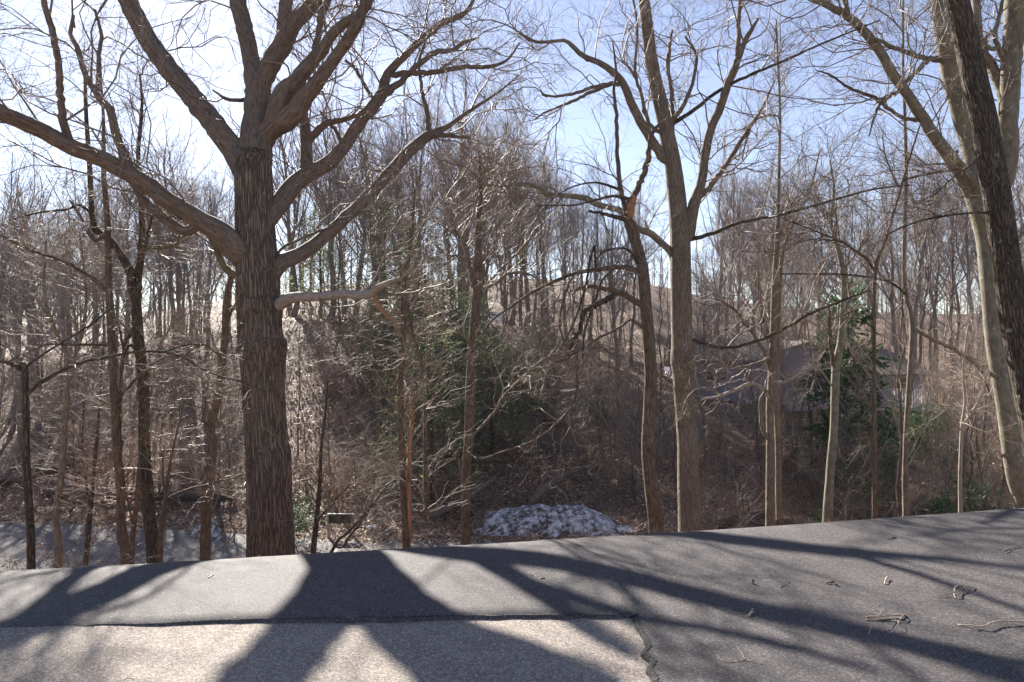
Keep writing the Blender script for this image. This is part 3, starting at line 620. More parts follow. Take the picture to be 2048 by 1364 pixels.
traced_tree('double_tree', 'twin pale brown stems growing tightly together in front of the house wall', 'tree', 15.6,
  '1541,1046,17 1541,980,16 1541,888,15 1540,820,16 1544,750,16 1546,690,14 1548,612,13 1551,540,11 1555,474,10 1557,400,7 1558,345,6 1560,224,5 1555,103,4 1552,40,3',
  [('1558,1040,13 1557,980,13 1556,888,12 1553,820,13 1553,750,13 1556,690,11 1557,620,10 1560,560,9 1566,500,7 1590,440,5 1620,380,4 1640,300,3', 0.5, None, 16.0), ('1540,735,9 1525,700,9 1505,665,8 1485,640,7 1470,620,6 1440,600,4', 0.8), ('1545,690,8 1530,650,7 1520,600,6 1515,540,4', -0.4),
   ('1540,800,8 1520,772,7 1500,768,7 1470,780,6 1440,792,6 1400,800,3', -0.8, 'pale'), ('1538,880,9 1524,850,8 1522,800,7 1535,780,6', -0.4), ('1546,715,7 1510,728,6 1480,735,6 1455,735,6 1430,728,5 1408,740,4', -1.0), ('1555,232,4 1530,232,4 1505,248,4 1490,290,3 1485,320,3', -0.5)],
  'grey', 'grey', 'twig', dict(n=(90, 420, 1400, 2100), wig=0.3, up=0.05, slender=80, rmax=0.016, trunk_t=0.5), trunk_geo=(24, 90, 10, 0.004))
traced_tree('bare_tree', 'kinked mossy pole of a tree with a pale bend before the dark conifer', 'tree', 14.6,
  '1655,1038,19 1658,980,17 1663,910,16 1668,853,15 1670,790,16 1672,733,16 1677,705,14 1682,681,13 1685,640,12 1686,612,11 1688,560,11 1679,509,10 1669,474,8 1662,440,6 1668,380,5 1660,320,3',
  [('1671,740,9 1664,712,9 1660,660,7 1658,610,4', -0.4, 'brown'), ('1684,640,7 1700,600,6 1695,560,4', 0.3), ('1684,540,5 1710,510,5 1740,470,4', 0.6), ('1662,770,4 1640,740,4 1610,720,3', -0.6, 'pale')],
  'beech', 'beech', 'twig', dict(n=(60, 260, 900, 1200), wig=0.28, up=0.05, slender=82, rmax=0.013, trunk_t=0.6), trunk_geo=(24, 80, 9, 0.004))
traced_tree('sapling', 'pale thin sapling standing before the low green conifer bushes', 'sapling', 15.0,
  '1921,1018,8 1920,960,7 1922,900,7 1924,850,6 1930,800,5 1926,740,4 1935,660,3', [('1921,860,4 1900,830,4 1870,800,3', -0.5), ('1924,850,4 1950,815,4 1965,780,3', 0.4)],
  'pale', 'pale', 'twig_pale', dict(n=(26, 120, 380, 500), wig=0.26, up=0.06, slender=90, rmax=0.01), trunk_geo=(10, 40, 0, 0))
traced_tree('sapling', 'dark crooked sapling between the oak base and the low board', 'sapling', 14.0,
  '627,1098,12 631,1060,11 636,1010,9 640,960,8 642,900,6 650,830,5 655,760,3', [('634,1040,5 670,1000,4 700,970,3', 0.4)],
  'dark', 'dark', 'twig', dict(n=(26, 130, 420, 600), wig=0.26, up=0.06, slender=90, rmax=0.01), trunk_geo=(10, 40, 0, 0))
traced_tree('sapling', 'two dark leaning stems slanting up across the low board', 'sapling', 13.6,
  '668,1094,7 690,1070,6 715,1045,6 735,1022,5 760,990,4 790,950,3', [('684,1094,5 705,1065,5 730,1035,4 745,1000,3', 0.2, None, 13.6)],
  'dark', 'dark', 'twig_dark', dict(n=(26, 110, 340, 400), wig=0.26, up=0.04, slender=90, rmax=0.009), trunk_geo=(10, 40, 0, 0))

# ------------------------------------------------------------------ woodland trees: built once each, then copied
def grown_tree(nm, h, r0, nlimb, n, spread, fork=0.35, lean=0.03, mat='far', cmat='twig_far', seed=0, npt=14, up=0.10, K=10):
    z = np.linspace(0, 1, npt); wob = np.cumsum(R.normal(size=(npt, 2)) * lean * h / npt * 1.6, 0); wob[0] = 0
    tp = np.stack([wob[:, 0], wob[:, 1], z * h * 0.93 - 0.3], -1); tr = r0 * (1 - 0.86 * z ** 0.9); tr[0] *= 1.35
    tm = tube_mesh(nm + '_trunk', [dict(pos=tp[None], rad=tr[None], K=K, radmod=bark_mod(8, 0.01, seed))], M[mat])
    P, Rr = tp[None], tr[None]
    l1, r1 = grow(P, Rr, nlimb, fork, 0.97, spread, 62, (0.3, 0.62), 0.5, 9, 0.13, up * 0.6, minr=0.014 * max(0.5, min(1, r0 / 0.14)), lenmul=2.0)
    gr = [(l1, r1, 6)]
    pp, pr = l1, r1
    for j, (nn, np_, k) in enumerate(((n[0], 6, 4), (n[1], 5, 3), (n[2], 4, 3))):
        pp, pr = grow(pp, pr, nn, 0.15, 1, (22, 55), 74, (0.42, 0.75), 0.06, np_, 0.24, up * 0.7, minr=(0.0065, 0.0044, 0.0032)[j] * max(0.45, min(1, r0 / 0.14)))
        gr.append((pp, pr, k))
    return tm, tube_mesh(nm + '_crown', gr, M[cmat])
VAR = [grown_tree('ridge_tree', 17, 0.20, 26, (144, 979, 3450), (18, 40), 0.42, 0.04, seed=1),
       grown_tree('ridge_tree', 19, 0.25, 30, (156, 1064, 3600), (20, 46), 0.36, 0.05, seed=2),
       grown_tree('ridge_tree', 16, 0.16, 22, (132, 868, 3150), (16, 36), 0.45, 0.05, seed=3),
       grown_tree('ridge_tree', 18, 0.22, 30, (156, 1007, 3450), (22, 55), 0.30, 0.06, seed=4),
       grown_tree('ridge_tree', 15, 0.15, 24, (132, 868, 3000), (25, 50), 0.38, 0.07, seed=5)]
SAP = [grown_tree('thin_tree', 8.5, 0.055, 22, (120, 500, 900), (30, 65), 0.15, 0.07, 'grey', 'twig', 6, 10, 0.03, 6),
       grown_tree('thin_tree', 6.5, 0.04, 20, (110, 420, 800), (35, 75), 0.12, 0.09, 'brown', 'twig_pale', 7, 10, 0.02, 6),
       grown_tree('thin_tree', 10, 0.075, 24, (130, 560, 1000), (28, 60), 0.2, 0.06, 'brown', 'twig', 8, 10, 0.04, 6)]
def shrub_mesh(nst, h, spread, n, seed, mat):
    a = R.uniform(0, 2 * np.pi, nst); p = np.stack([np.cos(a) * 0.12, np.sin(a) * 0.12, 0 * a - 0.1], -1)
    d = nrm(np.stack([np.cos(a) * spread, np.sin(a) * spread, 0.9 + 0 * a], -1) + R.normal(size=(nst, 3)) * 0.2)
    P = [p]; L = h * R.uniform(0.6, 1.25, nst) / 7
    for k in range(7):
        p = p + d * L[:, None]; P.append(p); d = nrm(d + R.normal(size=(nst, 3)) * 0.13 + np.array([0, 0, -0.09 * spread]))
    P = np.stack(P, 1); r = R.uniform(0.006, 0.014, nst)[:, None] * np.linspace(1, 0.3, 8)
    gr = [(P, r, 5)]; pp, pr = P, r
    for j, nn in enumerate(n):
        pp, pr = grow(pp, pr, nn, 0.15, 1, (20, 60), 95, (0.4, 0.75), 0.02, 5 - j, 0.24, 0.0, minr=0.0026); gr.append((pp, pr, 3))
    return tube_mesh('brush', gr, M[mat])
BRUSH = [shrub_mesh(12, 2.6, 0.7, (110, 420), 1, 'twig_pale'), shrub_mesh(16, 1.8, 1.1, (130, 420), 2, 'twig_pale'), shrub_mesh(10, 3.3, 0.5, (110, 420), 3, 'twig'), shrub_mesh(14, 2.2, 0.9, (120, 420), 4, 'twig_red')]

def place_tree(var, x, y, sc, rz, name, label, cat, group, tilt=0.0):
    root = empty(name, (x, y, Hs(x, y)), label, cat, group, rz, sc)
    root.rotation_euler = (R.normal() * tilt, R.normal() * tilt, rz)
    for part, me in zip(('trunk', 'crown'), var): obj_from(part, me, root)
    return root
# the far wood, one mass of stems too many to count
nf = 640; fy = R.uniform(84, 150, nf); fxx = (R.uniform(-400, 2450, nf) - CX) / F * fy; fz = H(fxx, fy)
fh = R.uniform(4, 13, nf); sN = np.linspace(0, 1, 6)
tp = np.stack([fxx[:, None] + np.cumsum(R.normal(size=(nf, 6)) * 0.12, 1), fy[:, None] + 0 * sN, fz[:, None] - 0.3 + fh[:, None] * sN], -1)
tr = (fh * 0.011)[:, None] * (1 - 0.8 * sN)
l1, r1 = grow(tp, tr, nf * 9, 0.08, 1, (18, 55), 62, (0.35, 0.6), 0.3, 4, 0.14, 0.05, minr=0.02, lenmul=1.5)
l2, r2 = grow(l1, r1, nf * 36, 0.15, 1, (20, 50), 80, (0.4, 0.7), 0.05, 3, 0.22, 0.04, minr=0.010)
tag(obj_from('far_woods', tube_mesh('far_woods', [(tp, tr, 5), (l1, r1, 3), (l2, r2, 3)], M['twig_far'])), kind='stuff')
def azim(x, y): return x / y * F + CX
ONES = 'first second third fourth fifth sixth seventh eighth ninth tenth eleventh twelfth thirteenth fourteenth fifteenth sixteenth seventeenth eighteenth nineteenth'.split()
def ordinal(k):
    if k < 20: return ONES[k - 1]
    t_ = {2: ('twentieth', 'twenty-'), 3: ('thirtieth', 'thirty-'), 4: ('fortieth', 'forty-')}[k // 10]
    return t_[0] if k % 10 == 0 else t_[1] + ONES[k % 10 - 1]
def number_off(roots, lab, start):
    for k, o in enumerate(sorted(roots, key=lambda o: azim(o.location.x, o.location.y))): o['label'] = '%s, %s from %s' % (lab, ordinal(k + 1), start)
placed = []
def try_spot(xmin, xmax, y0, y1, gap):
    for _ in range(60):
        y = R.uniform(y0, y1); u = R.uniform(xmin, xmax); x = (u - CX) / F * y
        if all((x - a) ** 2 + (y - b) ** 2 > (gap) ** 2 for a, b in placed):
            placed.append((x, y)); return x, y
    return None
def in_house(x, y): return (8.5 < x < 27.5 and 37 < y < 56) or (1742 < azim(x, y) < 1852 and 27 < y < 42)
# (px range, y range, how many, height scale, label, group)
ZONES = [
 ((-250, 200), (31, 60), 24, (0.55, 0.8), 'bare grey tree in the open wood over the lane', 'the outer edge', 'trees of the open wood over the lane'),
 ((200, 480), (36, 60), 18, (0.58, 0.82), 'ridge tree between the dark double tree and the oak', 'the double tree', 'ridge trees between double tree and oak'),
 ((580, 800), (44, 60), 15, (0.68, 0.9), 'tall bare tree atop the dark brushy hillside', 'the oak trunk', 'ridge trees over the brushy hillside'),
 ((800, 1100), (46, 64), 18, (0.78, 0.98), 'tall bare tree rising behind the hemlocks', 'the oak side', 'ridge trees behind the hemlocks'),
 ((1000, 1380), (42, 62), 16, (0.7, 0.92), 'bare tree on the sunlit leafy spur', 'the hemlock side', 'trees on the leafy spur'),
 ((1400, 1720), (54, 76), 20, (0.95, 1.2), 'bare tree rising behind the lavender grey house', 'the tall split trunk', 'trees behind the house'),
 ((1720, 2250), (48, 72), 24, (0.95, 1.2), 'bare tree in the wood behind the sunroom', 'the house side', 'trees behind the sunroom'),
 ((1390, 1560), (29, 36), 4, (0.5, 0.7), 'bare tree on the flat before the house wall', 'the tall split trunk', 'trees before the house wall'),
 ((1860, 2200), (27, 38), 5, (0.5, 0.72), 'bare tree in the brush beside the house deck', 'the sunroom', 'trees beside the deck'),
 ((-200, 2250), (76, 92), 44, (0.7, 0.95), 'distant bare tree on the hazy far ridge', None, 'trees of the far ridge'),
]
for (pr, yr, n, hs, lab, start, grp) in ZONES:
    made = []
    for _ in range(n):
        s = try_spot(pr[0], pr[1], yr[0], yr[1], 1.5)
        if s is None or in_house(*s): continue
        made.append(place_tree(VAR[R.integers(0, 5)], s[0], s[1], R.uniform(*hs), R.uniform(0, 6.28), 'bare_tree', lab, 'tree', grp, 0.03))
    if start: number_off(made, lab, start)
SZ = [
 ((-200, 560), (46, 66), 16, 'young leafless tree under the ridge wood over the lane', 'the outer edge', 'young trees under the ridge wood over the lane'),
 ((560, 1400), (48, 70), 24, 'young leafless tree under the tall ridge trees', 'the oak', 'young trees under the tall ridge trees'),
 ((1400, 2250), (52, 74), 34, 'young leafless tree filling in behind the grey house', 'the tall split trunk', 'young trees behind the house'),
 ((-150, 480), (18.5, 31), 16, 'thin leafless sapling in the brush by the lane', 'the outer edge', 'saplings by the lane'),
 ((560, 960), (26, 40), 14, 'thin leafless sapling on the dark brushy hillside', 'the oak', 'saplings on the brushy hillside'),
 ((-100, 500), (30, 44), 18, 'thin leafless sapling on the slope over the lane', 'the outer edge', 'saplings on the slope over the lane'),
 ((960, 1400), (26, 44), 18, 'thin leafless sapling on the slope round the snow', 'the hemlocks', 'saplings round the snow pile'),
 ((1400, 2150), (20, 37), 34, 'thin leafless sapling in the tangle before the house', 'the tall split trunk', 'saplings before the house'),
]
for (pr, yr, n, lab, start, grp) in SZ:
    made = []
    for _ in range(n):
        s = try_spot(pr[0], pr[1], yr[0], yr[1], 0.7)
        if s is None or in_house(*s) or (760 < azim(*s) < 1090 and 25 < s[1] < 39) or (s[1] > 20 and s[1] < 25 and s[0] < 2.5): continue
        made.append(place_tree(SAP[R.integers(0, 3)], s[0], s[1], R.uniform(0.6, 1.15), R.uniform(0, 6.28), 'sapling', lab, 'sapling', grp, 0.08))
    number_off(made, lab, start)
BZ = [
 ((-150, 500), (27, 44), 30, (0.8, 1.4), 'leafless bush on the slope rising over the lane', 'bushes over the lane'),
 ((560, 960), (26, 44), 34, (0.8, 1.5), 'leafless bush on the dark hillside by the hemlocks', 'bushes on the brushy hillside'),
 ((960, 1400), (27, 46), 34, (0.6, 1.3), 'leafless bush on the leafy slope around the snow pile', 'bushes round the snow pile'),
 ((1400, 2150), (20, 38), 70, (0.8, 1.4), 'leafless bush in the thicket in front of the house', 'bushes before the house'),
 ((-60, 1300), (9.5, 16.5), 42, (0.45, 0.8), 'leafless bush growing on the near bank below the drive', 'bushes on the near bank'),
]
for (pr, yr, n, sc, lab, grp) in BZ:
    for _ in range(n):
        s = try_spot(pr[0], pr[1], yr[0], yr[1], 0.45)
        if s is None or in_house(*s) or (770 < azim(*s) < 1080 and 25 < s[1] < 38): continue
        kb = int(R.integers(0, 4)); o = obj_from('leafless_bush', BRUSH[kb]); o.location = (s[0], s[1], Hs(*s)); k = R.uniform(*sc); o.scale = (k, k, k); o.rotation_euler = (0, 0, R.uniform(0, 6.28))
        tag(o, ('arching pale ', 'low sprawling pale ', 'tall upright brown ', 'reddish brown ')[kb] + lab, 'bush', grp)

# ------------------------------------------------------------------ evergreens
def cards(c, d, nrmv, L, W):
    """diamond leaf cards: centre c, direction d, normal n -> verts, quads"""
    s = nrm(np.cross(d, nrmv)); n = len(c)
    v = np.stack([c - d * L[:, None] * 0.5, c + s * W[:, None] * 0.5 - d * L[:, None] * 0.08, c + d * L[:, None] * 0.5, c - s * W[:, None] * 0.5 - d * L[:, None] * 0.08], 1)
    return v.reshape(-1, 3), np.arange(n * 4).reshape(n, 4)
def evergreen(nm, h, r0, nb, blen, mat, z0=0.12, droop=0.10, card=(0.16, 0.045), per=150, shape=1.0, open_=0.25):
    tp = np.stack([np.zeros(12), np.zeros(12), np.linspace(-0.3, h, 12)], -1); tp[1:, :2] += np.cumsum(R.normal(size=(11, 2)) * 0.03, 0)
    tr = r0 * np.linspace(1.1, 0.08, 12)
    tm = tube_mesh(nm + '_trunk', [(tp[None], tr[None], 8)], M['dark'])
    f = np.sort(R.uniform(z0, 0.98, nb)); L = blen * ((1 - f) ** 0.75 * shape + 0.08) * R.uniform(0.55, 1.15, nb)
    a = R.uniform(0, 6.283, nb); p = np.stack([np.interp(f, np.linspace(0, 1, 12), tp[:, 0]), np.interp(f, np.linspace(0, 1, 12), tp[:, 1]), f * h], -1)
    d = nrm(np.stack([np.cos(a), np.sin(a), 0.25 * R.normal(size=nb) + 0.15 + 0.5 * f], -1)); P = [p]
    for k in range(6):
        p = p + d * (L / 6)[:, None]; P.append(p); d = nrm(d + np.array([0, 0, -droop]) + R.normal(size=(nb, 3)) * 0.10)
    P = np.stack(P, 1); rr = (0.012 + 0.01 * L / blen)[:, None] * np.linspace(1, 0.3, 7)
    b2, r2 = grow(P, rr, nb * 7, 0.15, 1, (35, 65), 95, (0.5, 0.8), 0.02, 4, 0.15, -0.02, minr=0.006)
    bm = tube_mesh(nm + '_branches', [(P, rr, 4), (b2, r2, 3)], M['twig_dark'])
    n = nb * per; i = R.integers(0, len(b2), n); t = R.uniform(0.1, 1.05, n) * 2.99; k = np.clip(t.astype(int), 0, 2); t = t - k
    c = b2[i, k] * (1 - t)[:, None] + b2[i, k + 1] * t[:, None]; dd = nrm(b2[i, k + 1] - b2[i, k])
    sd = nrm(np.cross(dd, np.array([0, 0, 1.0]))) * R.choice([-1, 1], n)[:, None]
    dirc = nrm(dd * 0.7 + sd * R.uniform(0.2, 1, n)[:, None] + R.normal(size=(n, 3)) * 0.22)
    Lc = card[0] * R.uniform(0.6, 1.4, n); Wc = card[1] * R.uniform(0.7, 1.3, n)
    up = nrm(np.array([0, 0, 1.0]) + R.normal(size=(n, 3)) * 0.45)
    v, q = cards(c + dirc * Lc[:, None] * 0.4, dirc, up, Lc, Wc)
    tint = np.clip(R.uniform(0, 1, len(b2))[i] * 0.6 + R.uniform(0, 0.4, n), 0, 1)
    fm = raw_mesh(nm + '_foliage', v, q, M[mat], False, np.repeat(tint, 4))
    return tm, bm, fm
HEM = [evergreen('hemlock', 7.5, 0.11, 80, 2.7, 'needle', 0.08, 0.10, (0.19, 0.055), 85), evergreen('hemlock', 5.0, 0.08, 60, 2.3, 'needle', 0.05, 0.12, (0.19, 0.055), 85)]
SPR = evergreen('spruce', 9.0, 0.13, 90, 2.4, 'needle_dark', 0.10, 0.06, (0.20, 0.075), 230)
SPB = evergreen('spruce', 2.2, 0.05, 40, 1.5, 'needle_dark', 0.02, 0.05, (0.14, 0.05), 110, 1.0)
def place_green(var, px, D, sc, name, label, cat, group=None, dz=0.0, rz=None):
    x = (px - CX) / F * D; root = empty(name, (x, D, Hs(x, D) + dz), label, cat, group, R.uniform(0, 6.28) if rz is None else rz, sc)
    for part, me in zip(('trunk', 'branch', 'foliage'), var): obj_from(part, me, root)
    return root
place_green(HEM[0], 862, 27.0, 0.95, 'hemlock_tree', 'dense hemlock with the darkest skirts low on the slope beside the forking tree', 'evergreen')
place_green(HEM[0], 905, 33.0, 0.9, 'hemlock_tree', 'hemlock standing halfway up the slope directly behind the forking tree', 'evergreen')
place_green(HEM[1], 985, 31.0, 1.05, 'hemlock_tree', 'feathery hemlock on the snow pile side of the forking tree', 'evergreen')
place_green(HEM[1], 800, 38.0, 1.15, 'hemlock_tree', 'hemlock hanging over the dark brushy hillside behind the split trunk', 'evergreen')
place_green(HEM[1], 1045, 36.0, 0.7, 'hemlock_tree', 'small pale hemlock at the edge of the sunlit leafy spur', 'evergreen')
place_green(HEM[1], 945, 38.0, 1.0, 'hemlock_tree', 'hemlock near the ridge top below the blue grey roof', 'evergreen')
place_green(HEM[1], 815, 33.0, 0.8, 'hemlock_tree', 'wispy hemlock close behind the split trunk halfway up the slope', 'evergreen')
place_green(HEM[1], 765, 40.0, 0.9, 'hemlock_tree', 'wispy hemlock on the ridge edge under the broken pale limb', 'evergreen')
place_green(HEM[1], 1075, 41.0, 0.75, 'hemlock_tree', 'pale wispy hemlock near the crest of the leafy spur', 'evergreen')
place_green(HEM[0], 770, 45.0, 1.0, 'hemlock_tree', 'bright yellow green evergreen on the ridge above the broken pale limb', 'evergreen')
place_green(HEM[0], 640, 47.0, 1.0, 'hemlock_tree', 'hazy evergreen on the ridge close behind the oak trunk', 'evergreen')
place_green(HEM[1], 852, 48.0, 1.3, 'hemlock_tree', 'pale evergreen on the ridge beside the blue grey roof', 'evergreen')
place_green(HEM[1], 1205, 36.0, 0.42, 'hemlock_tree', 'lone little hemlock among the trunks on the leafy spur', 'evergreen')
place_green(SPR, 1695, 30.0, 0.98, 'conifer_tree', 'tall dark green conifer in front of the house deck', 'evergreen')
place_green(SPB, 1940, 21.0, 0.9, 'conifer_bush', 'bright green low conifer bush at the foot of the olive tree', 'evergreen')
place_green(SPB, 1890, 22.5, 0.6, 'conifer_bush', 'small green conifer bush beside the pale thin sapling', 'evergreen')
place_green(SPB, 1735, 26.0, 1.1, 'conifer_bush', 'green conifer bush under the tall dark conifer', 'evergreen')
place_green(SPB, 1850, 33.0, 1.2, 'conifer_bush', 'pale green conifer bush at the corner of the sunroom', 'evergreen')
place_green(SPB, 1640, 19.0, 0.7, 'conifer_bush', 'low evergreen sprig at the foot of the kinked mossy pole tree', 'evergreen')
place_green(SPB, 585, 22.5, 0.6, 'conifer_bush', 'small evergreen tucked tight beside the oak trunk', 'evergreen')

# young beeches still holding orange leaves
def leafy_sapling(nst, h, nl):
    me = shrub_mesh(nst, h, 0.5, (90, 260), 3, 'twig_red')
    n = len(me.vertices); co = np.empty(n * 3, np.float32); me.vertices.foreach_get('co', co); co = co.reshape(-1, 3)
    zz = co[:, 2] > h * 0.25; c = co[zz][R.integers(0, zz.sum(), nl)]
    d = nrm(R.normal(size=(nl, 3)) + np.array([0, 0, -0.5])); up = nrm(R.normal(size=(nl, 3)))
    v, q = cards(c + d * 0.04, d, up, R.uniform(0.07, 0.13, nl), R.uniform(0.035, 0.06, nl))
    return me, raw_mesh('clinging_leaves', v, q, M['beech_leaf'], False, np.repeat(R.uniform(0, 1, nl), 4))
LS = leafy_sapling(9, 2.4, 420)
LS2 = leafy_sapling(3, 2.6, 70)
def place_leafy(var, px, D, sc, label, z=0):
    x = (px - CX) / F * D; root = empty('beech_sapling', (x, D, Hs(x, D) + z), label, 'sapling', None, R.uniform(0, 6), sc)
    obj_from('stem', var[0], root); obj_from('foliage', var[1], root)
place_leafy(LS, 1610, 31.0, 1.0, 'young beech holding rusty orange leaves in front of the house deck')
place_leafy(LS, 1640, 27.0, 0.7, 'low young beech with rusty leaves before the kinked mossy pole tree')
place_leafy(LS2, 1500, 25.0, 0.9, 'sparse sapling with a few yellow leaves beside the twin stems')
place_leafy(LS2, 160, 20.5, 0.9, 'sparse sapling with orange leaves beside the lane near the snapped trunk')
place_leafy(LS2, 690, 27, 0.7, 'sparse sapling with a few orange leaves behind the low board')

# ------------------------------------------------------------------ leaf litter
nl = 120000
yy = 18 + 50 * R.uniform(0, 1, nl) ** 1.6; uu = R.uniform(-0.85, 0.85, nl); xx = uu * yy
lane_y = np.interp(xx, fx_, fy_)
keep = ~((yy < lane_y - 0.15) & (yy > lane_y - 5) & (R.uniform(0, 1, nl) > 0.10)); xx, yy = xx[keep], yy[keep]; nl = len(xx)
zz = H(xx, yy) + R.uniform(0.005, 0.06, nl)
d = nrm(np.stack([R.normal(size=nl), R.normal(size=nl), R.normal(size=nl) * 0.7], -1)); up = nrm(np.stack([R.normal(size=nl) * 0.75, R.normal(size=nl) * 0.75, np.ones(nl)], -1))
v, q = cards(np.stack([xx, yy, zz], -1), d, up, R.uniform(0.08, 0.17, nl), R.uniform(0.05, 0.10, nl))
tag(obj_from('leaf_litter', raw_mesh('leaf_litter', v, q, M['litter'], False, np.repeat(R.uniform(0, 1, nl), 4))), kind='stuff')
# dead leaves and grit caught along the drive's rim
nl = 260; xx = R.uniform(-4.5, 6, nl); yy = edge_y(xx) + R.uniform(0.02, 0.5, nl)
v, q = cards(np.stack([xx, yy, H(xx, yy) + 0.03], -1), nrm(R.normal(size=(nl, 3)) * np.array([1, 1, .5])), nrm(R.normal(size=(nl, 3)) * .6 + np.array([0, 0, 1])), R.uniform(0.05, 0.10, nl), R.uniform(0.03, 0.06, nl))
tag(obj_from('rim_leaves', raw_mesh('rim_leaves', v, q, M['litter'], False, np.repeat(R.uniform(0, 1, nl), 4))), kind='stuff')

# ------------------------------------------------------------------ snow piles
def snow(px, D, wx, wy, h, label, seed):
    x0 = (px - CX) / F * D; n = 90; a = np.linspace(-1, 1, n); A, B = np.meshgrid(a, a)
    rr = np.sqrt(A ** 2 + B ** 2 * 1.0); ang = np.arctan2(B, A)
    lim = 0.78 + 0.2 * vnoise(np.cos(ang) * 1.8 + 4, np.sin(ang) * 1.8 + 4, seed)
    prof = np.interp(A, [-1, -0.9, -0.75, -0.55, -0.3, -0.12, 0.05, 0.3, 0.42, 0.6, 0.78, 0.92, 1], [-0.1, 0.15, 0.5, 0.66, 0.85, 0.9, 0.8, 1.0, 1.0, 0.72, 0.45, 0.15, -0.1])
    hh = np.minimum(prof, np.interp(np.abs(B) / lim, [0, 0.35, 0.6, 0.85, 1.0, 1.3], [1, 0.9, 0.62, 0.25, 0, -0.3]) * (0.2 + prof * 0.85))
    lump = vnoise(A * 3 + 7, B * 3, seed) * 0.55 + vnoise(A * 8, B * 8, seed + 1) * 0.32 + vnoise(A * 20, B * 20, seed + 2) * 0.16
    Xw, Yw = x0 + A * wx, D + B * wy
    Zw = H(Xw, Yw) + np.where(hh > 0, h * hh * (0.62 + lump * 0.62), hh * 0.6) - 0.03
    idx = np.arange(n * n).reshape(n, n); fc = np.stack([idx[:-1, :-1], idx[:-1, 1:], idx[1:, 1:], idx[1:, :-1]], -1).reshape(-1, 4)
    V = np.stack([Xw, Yw, Zw], -1).reshape(-1, 3); org = np.array([x0, D, Hs(x0, D)])
    o = obj_from('snow_pile', raw_mesh('snow_pile', V - org, fc, M['snow'], True)); o.location = org
    tag(o, label, 'snow')
snow(1098, 24.8, 2.55, 1.6, 0.84, 'big dirty heap of melting plowed snow at the foot of the hill', 3)
snow(412, 23.6, 0.55, 0.5, 0.55, 'small leftover lump of snow by the lane behind the rough brown tree', 8)
snow(1232, 24.2, 0.7, 0.5, 0.22, 'thin pale remnant of snow beside the big heap', 5)
snow(985, 24.0, 0.7, 0.4, 0.22, 'low dirty patch of snow on the forking tree side of the big heap', 6)
snow(735, 24.6, 0.45, 0.3, 0.12, 'little flat patch of snow beyond the low board', 9)

# ------------------------------------------------------------------ logs
def log(pts, r, label, mat='dark'):
    P = np.array([[(p[0] - CX) / F * p[1], p[1], 0] for p in pts], float)
    for k in range(len(P)): P[k, 2] = Hs(P[k, 0], P[k, 1]) + r * 0.7 + pts[k][2]
    C = catmull(np.concatenate([P, np.linspace(r, r * 0.6, len(P))[:, None]], 1), 24)
    e1, e2 = close_end(C[:, :3], C[:, 3]); e1 = np.concatenate([[e1[0]], e1]); e2 = np.concatenate([[r * 0.05], e2])
    root = empty('fallen_log', tuple(P[0]), label, 'log')
    obj_from('trunk', tube_mesh('log', [dict(pos=(e1 - P[0])[None], rad=e2[None], K=10, radmod=bark_mod(8, 0.012, 3))], M[mat]), root)
    q, qr = grow(C[None, :, :3], C[None, :, 3], 12, 0.3, 1, (40, 80), 45, (0.2, 0.4), 0.04, 5, 0.25, 0.03)
    obj_from('branch', tube_mesh('log_stubs', [(q - P[0], qr, 5)], M['twig_dark']), root)
log([(100, 28.5, 0.1), (300, 27.6, 0.2), (470, 27.2, 0.1)], 0.22, 'long dark fallen trunk lying along the foot of the slope over the lane')
log([(-40, 29.5, 0.1), (90, 30.5, 0.15), (170, 31, 0.3)], 0.16, 'dark fallen trunk at the edge of the open wood behind the snapped trunk')
log([(862, 25.2, 0.1), (920, 25.8, 0.5), (990, 27, 0.8)], 0.16, 'fallen trunk propped up the slope behind the forking tree', 'far')
log([(1060, 26.2, 0.2), (1110, 27.6, 0.5), (1170, 29, 0.5), (1240, 31, 0.4)], 0.14, 'pale fallen trunk slanting up the slope behind the big snow heap', 'grey')
log([(1440, 24, 0.1), (1490, 24.6, 0.2), (1540, 25.5, 0.1)], 0.2, 'dark rotten log on the slope beside the twin stems')

# ------------------------------------------------------------------ low board beside the lane
bx, by = (680 - CX) / F * 23.2, 23.2; bz = Hs(bx, by)
root = empty('notice_board', (bx, by, bz), 'low dark board held on two pale posts beside the lane', 'sign')
obj_from('board', box_mesh('board', [(-0.38, 0.38, -0.02, 0.02, 0.50, 0.80)], M['boardgreen']), root)
obj_from('top_rail', box_mesh('rail', [(-0.42, 0.44, -0.035, 0.035, 0.803, 0.835)], M['post']), root)
for sx in (-0.40, 0.44):
    obj_from('post', box_mesh('post', [(sx - 0.045, sx + 0.045, 0.024, 0.10, -0.2, 0.80)], M['post']), root)

